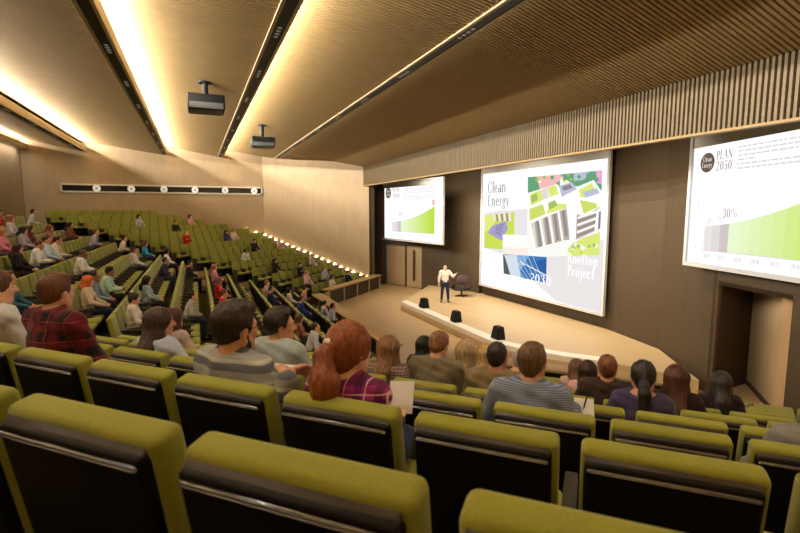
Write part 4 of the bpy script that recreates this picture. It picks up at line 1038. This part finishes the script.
# the crowd further off: a dozen figures, copied and dressed one by one
protos = {}
def proto(sex, hair, pose):
    key = (sex, hair, pose)
    if key in protos: return protos[key]
    P = dict(sex=sex, hair=hair, hairlen=.26)
    if pose == 'lean': P.update(lean=22, pitch=-12)
    if pose == 'cross': P.update(handl=(.13, .53, .86), handr=(-.13, .55, .83), lean=2)
    if pose == 'chin': P.update(handr=(.05, .52, 1.10), lean=14, handl=(.05, .58, .72))
    if pose == 'write': P.update(handr=(.10, .74, .74), handl=(-.10, .72, .72), lean=16, pitch=14)
    J = figure(P); h = .019
    ms = [('body', body_solid(J, P, False).mesh(h, 'person')), ('shirt', shirt_solid(J, P, .015).mesh(h, 'shirt')), ('trousers', trousers_solid(J, P, .014).mesh(.022, 'trousers')), ('shoes', shoes_solid(J).mesh(.02, 'shoes')), ('hair', hair_solid(J, P, False).mesh(.015, 'hair'))]
    for _, m in ms: m.materials.append(None)
    protos[key] = (ms, J['head']); return protos[key]
def own(o, m):
    o.material_slots[0].link = 'OBJECT'; o.material_slots[0].material = m
R_ = (232, 226, 220)
crowd = [
 # px, py, block, sex, hair, pose, shirt, hair colour, skin, yaw, label
 (1, 213, 'mid', 'f', 'long', 'lap', (176, 50, 44), (120, 50, 30), SK1, 'person in red top at the far left edge of the back rows'),
 (8, 217, 'mid', 'f', 'long', 'lap', (206, 198, 206), (164, 96, 60), SK1, 'woman with ginger hair and pale top in the back rows at left'),
 (4, 236, 'mid', 'f', 'long', 'lap', (214, 130, 150), (170, 110, 70), SK1, 'woman in pink top at left edge below the ginger-haired woman'),
 (24, 227, 'mid', 'f', 'bob', 'lap', (176, 160, 180), (34, 26, 26), SK1, 'woman with dark hair in lavender top, back left'),
 (32, 229, 'mid', 'f', 'long', 'lap', (110, 60, 52), (60, 36, 28), SK2, 'person in brown top right of the lavender top'),
 (43, 211, 'mid', 'm', 'full', 'lean', (206, 204, 200), (34, 22, 20), SK1, 'dark-haired boy in pale shirt leaning forward, back left'),
 (51, 223, 'mid', 'f', 'bob', 'lap', (168, 110, 96), (126, 66, 42), SK1, 'person with reddish hair just below the leaning boy'),
 (15, 246, 'mid', 'f', 'long', 'lap', (40, 36, 36), (60, 36, 28), SK1, 'woman with long brown hair in black blazer, left side'),
 (36, 238, 'mid', 'm', 'short', 'write', (232, 230, 232), (92, 54, 36), SK2, 'man in bright white T-shirt among the upper left rows'),
 (45, 238, 'mid', 'm', 'short', 'lap', (186, 206, 224), (40, 28, 22), SK2, 'man in pale blue shirt right of the white T-shirt'),
 (54, 235, 'mid', 'm', 'full', 'write', (222, 210, 186), (60, 40, 30), SK2, 'man in cream shirt leaning on his hands, upper left'),
 (69, 229, 'mid', 'f', 'long', 'lap', (120, 72, 58), (44, 26, 22), SK1, 'woman with long dark hair in brown cardigan'),
 (92, 226, 'mid', 'm', 'short', 'lean', (150, 146, 160), (110, 40, 30), SK1, 'boy with red-brown hair in grey shirt leaning forward'),
 (77, 247, 'mid', 'm', 'buzz', 'write', (228, 224, 222), (110, 72, 56), SK3, 'man in white shirt clasping hands, above the orange-haired woman'),
 (10, 270, 'mid', 'm', 'full', 'lap', (60, 110, 130), (90, 60, 46), SK1, 'person with brown hair in teal jacket left of plaid man'),
 (121, 232, 'mid', 'm', 'short', 'lean', (226, 206, 190), (54, 34, 26), SK1, 'man in cream shirt bent forward near the far aisle'),
 (132, 247, 'mid', 'm', 'buzz', 'lap', (206, 204, 206), (60, 36, 36), SK2, 'man in light grey shirt at the row end, centre left'),
 (146, 241, 'mid', 'f', 'bob', 'lap', (60, 150, 190), (90, 26, 30), SK1, 'person with dark red hair in bright teal top'),
 (92, 282, 'mid', 'f', 'bob', 'lap', (214, 190, 166), (206, 104, 44), SK1, 'woman with orange hair in beige cardigan'),
 (98, 276, 'mid', 'm', 'buzz', 'lap', (120, 140, 150), (18, 16, 18), SK3, 'black-haired person in grey-green shirt beside the orange hair'),
 (107, 270, 'mid', 'm', 'short', 'write', (190, 220, 214), (18, 16, 18), SK3, 'black-haired man in mint shirt bending over notes'),
 (131, 299, 'mid', 'f', 'bun', 'lap', (228, 218, 210), (36, 24, 24), SK1, 'woman with dark hair in white top, sitting by the near aisle'),
 (145, 279, 'mid', 'f', 'long', 'lap', (150, 170, 180), (30, 20, 28), SK2, 'woman with dark hair in pale blue-grey shirt, left of the middle block'),
 (159, 258, 'mid', 'm', 'short', 'lean', (40, 40, 64), (40, 28, 26), SK2, 'man in navy shirt and jeans leaning forward'),
 (166, 251, 'mid', 'f', 'curly', 'lap', (236, 226, 222), (20, 16, 16), SK3, 'woman with black curly hair in white top'),
 (142, 219, 'far', 'f', 'long', 'lap', (180, 178, 182), (26, 22, 24), SK1, 'woman in grey with black hair alone high in the far block'),
 (177, 221, 'far', 'm', 'short', 'lap', (34, 34, 40), (50, 34, 30), SK2, 'person in black shirt high in the far block'),
 (194, 218, 'far', 'f', 'long', 'lap', (210, 150, 140), (60, 26, 24), SK1, 'woman with dark red hair near top right of far block'),
 (190, 235, 'far', 'm', 'short', 'cross', (190, 30, 34), (196, 150, 110), SK1, 'person in bright red top, far block'),
 (191, 263, 'mid', 'm', 'short', 'lap', (38, 36, 60), (40, 26, 30), SK2, 'person in dark navy sweater, row end by far aisle'),
 (187, 294, 'mid', 'm', 'short', 'lean', (170, 170, 168), (24, 20, 22), SK2, 'dark-haired person in grey shirt leaning forward'),
 (181, 318, '*', 'f', 'long', 'lap', (196, 170, 164), (84, 48, 38), SK1, 'woman with brown hair in dusty pink shirt behind the profile woman'),
 (205, 268, '*', 'm', 'short', 'lap', (70, 56, 60), (50, 34, 30), SK2, 'person in dark grey-brown top by the far aisle'),
 (216, 266, 'mid', 'f', 'bob', 'lap', (206, 150, 150), (150, 110, 90), SK1, 'person in pink top with fair hair by the far aisle'),
 (222, 280, 'mid', 'f', 'bob', 'lap', (190, 40, 50), (120, 70, 60), SK1, 'person in red shirt in the row below the pink top'),
 (229, 294, 'mid', 'm', 'short', 'lap', (180, 50, 60), (100, 40, 36), SK1, 'second person in red, just above the striped-sweater man'),
 (225, 234, 'far', 'f', 'bob', 'lap', (46, 50, 100), (36, 24, 30), SK2, 'person in blue top in the upper middle of far block'),
 (236, 231, 'far', 'f', 'bob', 'lap', (226, 200, 196), (150, 100, 80), SK1, 'person in pale pink right of the blue top, far block'),
 (243, 251, 'far', 'm', 'curly', 'lean', (230, 226, 222), (20, 16, 18), SK3, 'person with black hair in white shirt leaning, far block'),
 (253, 243, 'far', 'm', 'short', 'lap', (40, 28, 40), (30, 22, 26), SK2, 'person in black top in the middle of far block'),
 (278, 242, 'far', 'f', 'long', 'lap', (214, 150, 160), (200, 170, 150), SK4, 'woman with fair hair in pink, far block near side wall'),
 (275, 258, 'far', 'f', 'bob', 'lap', (40, 30, 36), (30, 20, 20), SK1, 'person in dark top below the fair-haired woman in pink'),
 (302, 262, 'far', 'm', 'short', 'cross', (44, 40, 48), (24, 18, 20), SK1, 'person in black with folded arms, lower far block'),
 (307, 272, 'far', 'f', 'long', 'lap', (222, 180, 180), (190, 150, 120), SK4, 'fair woman in pale pink, lower far block'),
 (313, 257, 'far', 'm', 'short', 'lap', (176, 170, 170), (150, 130, 120), SK1, 'grey-haired person in grey near the step lights'),
 (326, 270, 'far', 'm', 'short', 'lap', (170, 170, 172), (110, 90, 80), SK1, 'person in light grey top, low in far block'),
 (332, 278, 'far', 'f', 'bob', 'lap', (232, 206, 200), (40, 26, 26), SK1, 'person in whitish top just behind the far barrier'),
 (348, 272, 'far', 'm', 'short', 'lap', (38, 34, 56), (30, 20, 24), SK2, 'person in dark navy by the side wall, lowest far row'),
 (264, 285, 'mid', 'm', 'short', 'lap', (180, 160, 156), (130, 100, 90), SK1, 'grey-haired man in beige at the far end of his row'),
 (272, 290, 'mid', 'm', 'short', 'lap', (36, 40, 80), (40, 30, 30), SK2, 'person in navy right of the beige man'),
 (288, 292, 'mid', 'f', 'long', 'lap', (210, 196, 186), (40, 28, 26), SK1, 'person in cream beside the far aisle, third row from barrier'),
 (300, 302, 'mid', 'm', 'short', 'lap', (46, 70, 150), (50, 34, 30), SK2, 'person in bright blue in the second row from the barrier'),
 (307, 288, 'mid', 'm', 'short', 'lean', (206, 150, 120), (60, 36, 30), SK1, 'person in peach shirt in the front row by the barrier corner'),
 (320, 305, 'mid', 'm', 'short', 'lap', (170, 172, 184), (30, 24, 26), SK2, 'person in light grey, left one of a pair by the long barrier'),
 (328, 308, 'mid', 'm', 'short', 'lean', (150, 160, 184), (30, 24, 26), SK2, 'person in blue-grey, right one of a pair by the long barrier'),
 (304, 318, 'mid', 'f', 'long', 'lap', (150, 100, 84), (80, 44, 34), SK1, 'person in brown top two rows behind the barrier pair'),
 (314, 326, 'mid', 'm', 'short', 'lean', (196, 200, 210), (70, 50, 40), SK1, 'person in white shirt bent over left of the red-haired woman'),
]
crot = {b: Matrix.Rotation(ROT[b], 3, 'Z') for b in ROT}
for px, py, b, sex, hair, pose, shc, hc, sk, lab in crowd:
    ms, hd = proto(sex, hair, pose)
    best = None
    for s in seats:
        if (b != '*' and s['b'] != b) or id(s) in occupied: continue
        if s['b'] == 'near' and s['k'] < 3: continue
        w = Vector(s['loc'])+crot[s['b']] @ Vector(hd); x, y, f = project(w)
        e = math.hypot((x-px)*1.0, (y-py)*1.3)
        if best is None or e < best[0]: best = (e, s, x, y)
    s = best[1]; occupied[id(s)] = True
    root = None; sc = random.uniform(.96, 1.03)
    for nme, me in ms:
        o = bpy.data.objects.new('person' if nme == 'body' else nme, me); C.objects.link(o)
        if root is None: root = o; o.location = s['loc']; o.rotation_euler = (0, 0, s['rot']); o.scale = (sc, sc, sc)
        else: o.parent = root
        own(o, {'body': skinmat(sk), 'shirt': clothmat(shc), 'trousers': clothmat(random.choice((DARKC, JEANS, (44, 40, 40), (30, 34, 50)))), 'shoes': clothmat((22, 20, 20)), 'hair': hairmat(hc)}[nme])
    tag(root, lab, 'person', {'mid': 'listeners in the middle block', 'far': 'listeners in the far block', 'near': 'listeners in the near block'}[s['b']])
    s['who'] = lab
    if best[0] > 7: print('CROWD', px, py, b, 'err %.1f' % best[0], 'k', s['k'], [round(q) for q in best[2:]], lab[:30])

# ------------------------------------------------------------------ seats: the 300 that show largest one by one, the rest in one mass
seats.sort(key=lambda s: s['px'][2])
ind = seats[:296]; rest = seats[296:]
rows = {}
for s in seats: rows.setdefault((s['b'], s['k']), []).append(s)
for key, l in rows.items():
    l.sort(key=lambda s: s['px'][0] if key[0] == 'near' else s['j'])
    for i, s in enumerate(l): s['n'] = i
for s in ind:
    rk = ORD[K1-s['k']]
    if s['b'] == 'near': lab = 'green black-backed seat, near block, %s row ahead of viewer, %s from left in photo' % (ORD[s['k']-1], ORD[s['n']])
    elif s['b'] == 'mid': lab = 'green seat, middle block, %s row up from long barrier, %s from far aisle' % (rk, ORD[s['n']])
    else: lab = 'green seat, far block, %s row up from far barrier, %s from aisle' % (rk, ORD[s['n']])
    e = empty('auditorium_seat', s['loc'], s['rot'])
    tag(e, lab, 'seat', {'near': 'green seats in the near block', 'mid': 'green seats in the middle block', 'far': 'green seats in the far block'}[s['b']])
    for nme in ('backrest', 'rear_shell', 'cushion', 'pedestal', 'armrest'):
        if nme == 'armrest' and s['b'] == 'near' and s['k'] == 1: pass
        o = bpy.data.objects.new(nme, sm[nme]); C.objects.link(o); o.parent = e
        if nme == 'rear_shell':
            for sub in ('ledge', 'glint_strip'):
                q = bpy.data.objects.new(sub, sm[sub]); C.objects.link(q); q.parent = o
if rest:
    V = []; F = []; MI = []; mats_ = [M_green, M_black, M_ledge, M_blk, M_pad]
    low = []
    for nme in ('backrest', 'rear_shell', 'cushion', 'pedestal', 'armrest'):
        me = sm[nme]; low.append((np.array([v.co[:] for v in me.vertices]), [list(p.vertices) for p in me.polygons], {'backrest': 0, 'cushion': 0, 'rear_shell': 1, 'pedestal': 3, 'armrest': 4}[nme]))
    for s in rest:
        Rm = np.array(Matrix.Rotation(s['rot'], 3, 'Z'))
        for vv, ff, mi in low:
            b = len(V); V += [tuple(q) for q in (vv @ Rm.T+np.array(s['loc']))]; F += [[b+i for i in f] for f in ff]; MI += [mi]*len(ff)
    me = bpy.data.meshes.new('auditorium_seats'); me.from_pydata(V, [], F); me.polygons.foreach_set('material_index', MI); me.polygons.foreach_set('use_smooth', [True]*len(F)); me.update()
    o = link('auditorium_seats', me, None, mats_); tag(o, 'remaining small green seats filling the most distant rows of the hall', 'seats', 'green seats in the distance', 'stuff')
print('SEATS', len(seats), len(ind), len(rest), {b: sum(1 for s in seats if s['b'] == b) for b in ROT})

# ================================================================== LIGHT
def area(name, loc, rot, sx, sy, power, col=(1, .80, .55), spread=PI):
    l = bpy.data.lights.new(name, 'AREA'); l.shape = 'RECTANGLE'; l.size = sx; l.size_y = sy; l.energy = power; l.color = col; l.spread = spread
    o = bpy.data.objects.new(name, l); C.objects.link(o); o.location = loc; o.rotation_euler = rot; return o
WARM = (1, .93, .80)
def cove(x, z, ye, power, tiltdeg):
    # long lamp strip in the fin's tray, shining up and towards the stage side
    L = ye-YN-.3
    o = area('cove_lamp', (x, YN+.15+L/2, z), (0, math.radians(tiltdeg), 0), .05, L, power, WARM)
    o.rotation_euler = (0, math.radians(180+tiltdeg), 0); return o
for i, x in enumerate(FINS): cove(x+.02, ZC+.38, fin_end(x), [3600, 3600, 2800, 1000][i], (62, 62, 58, 18)[i])
cove(XB+.10, ZC+.36, YF, 1500, 40)
for i, x in enumerate(FINS):
    ye = fin_end(x); y = 3.0
    while y < ye-1.5:
        l = bpy.data.lights.new('track_spot', 'SPOT'); l.energy = (170 if i < 3 else 90); l.color = (1, .92, .78); l.spot_size = math.radians(105); l.spot_blend = .8; l.shadow_soft_size = .12
        o = bpy.data.objects.new('track_spot', l); C.objects.link(o); o.location = (x, y, ZC-.05); y += 6.2
# fill spots added to brighten the far walls; lamp strip over the back wall
for x, yy, pw in ((-5.83, 30.5, 130), (-1.57, 30.5, 130), (1.66, 30.5, 110), (5.1, 28.8, 60)):
    l = bpy.data.lights.new('far_wall_fill', 'SPOT'); l.energy = pw; l.color = (1, .88, .70); l.spot_size = math.radians(120); l.spot_blend = .9; l.shadow_soft_size = .15
    o = bpy.data.objects.new('far_wall_fill', l); C.objects.link(o); o.location = (x, yy, ZC-.06); o.rotation_euler = (math.radians(42), 0, math.radians(-25 if x > 4 else 0))
area('back_wall_washer', (XB+.30, 16, ZC-.012), (0, math.radians(12), 0), .06, 34, 420, WARM)
area('recess_lamp', (11.85, 6.9, ZO-.02), (0, 0, 0), .3, .9, 4.5, (1, .82, .6))
for y, p in ((11.5, 250), (17, 310), (22.0, 250)):
    area('stage_lamp', (10.2, y, EYE+2.9), (0, math.radians(-24), 0), 1.0, 3.0, p, (1, .84, .60), math.radians(120))
w = bpy.data.worlds.new('world'); bpy.context.scene.world = w; w.use_nodes = True
w.node_tree.nodes['Background'].inputs[0].default_value = (.02, .017, .013, 1); w.node_tree.nodes['Background'].inputs[1].default_value = 1
vs = bpy.context.scene.view_settings
bpy.context.scene.display_settings.display_device = 'sRGB'
vs.view_transform = 'Standard'; vs.look = 'None'; vs.exposure = -0.16; vs.gamma = 1.0; vs.use_curve_mapping = False
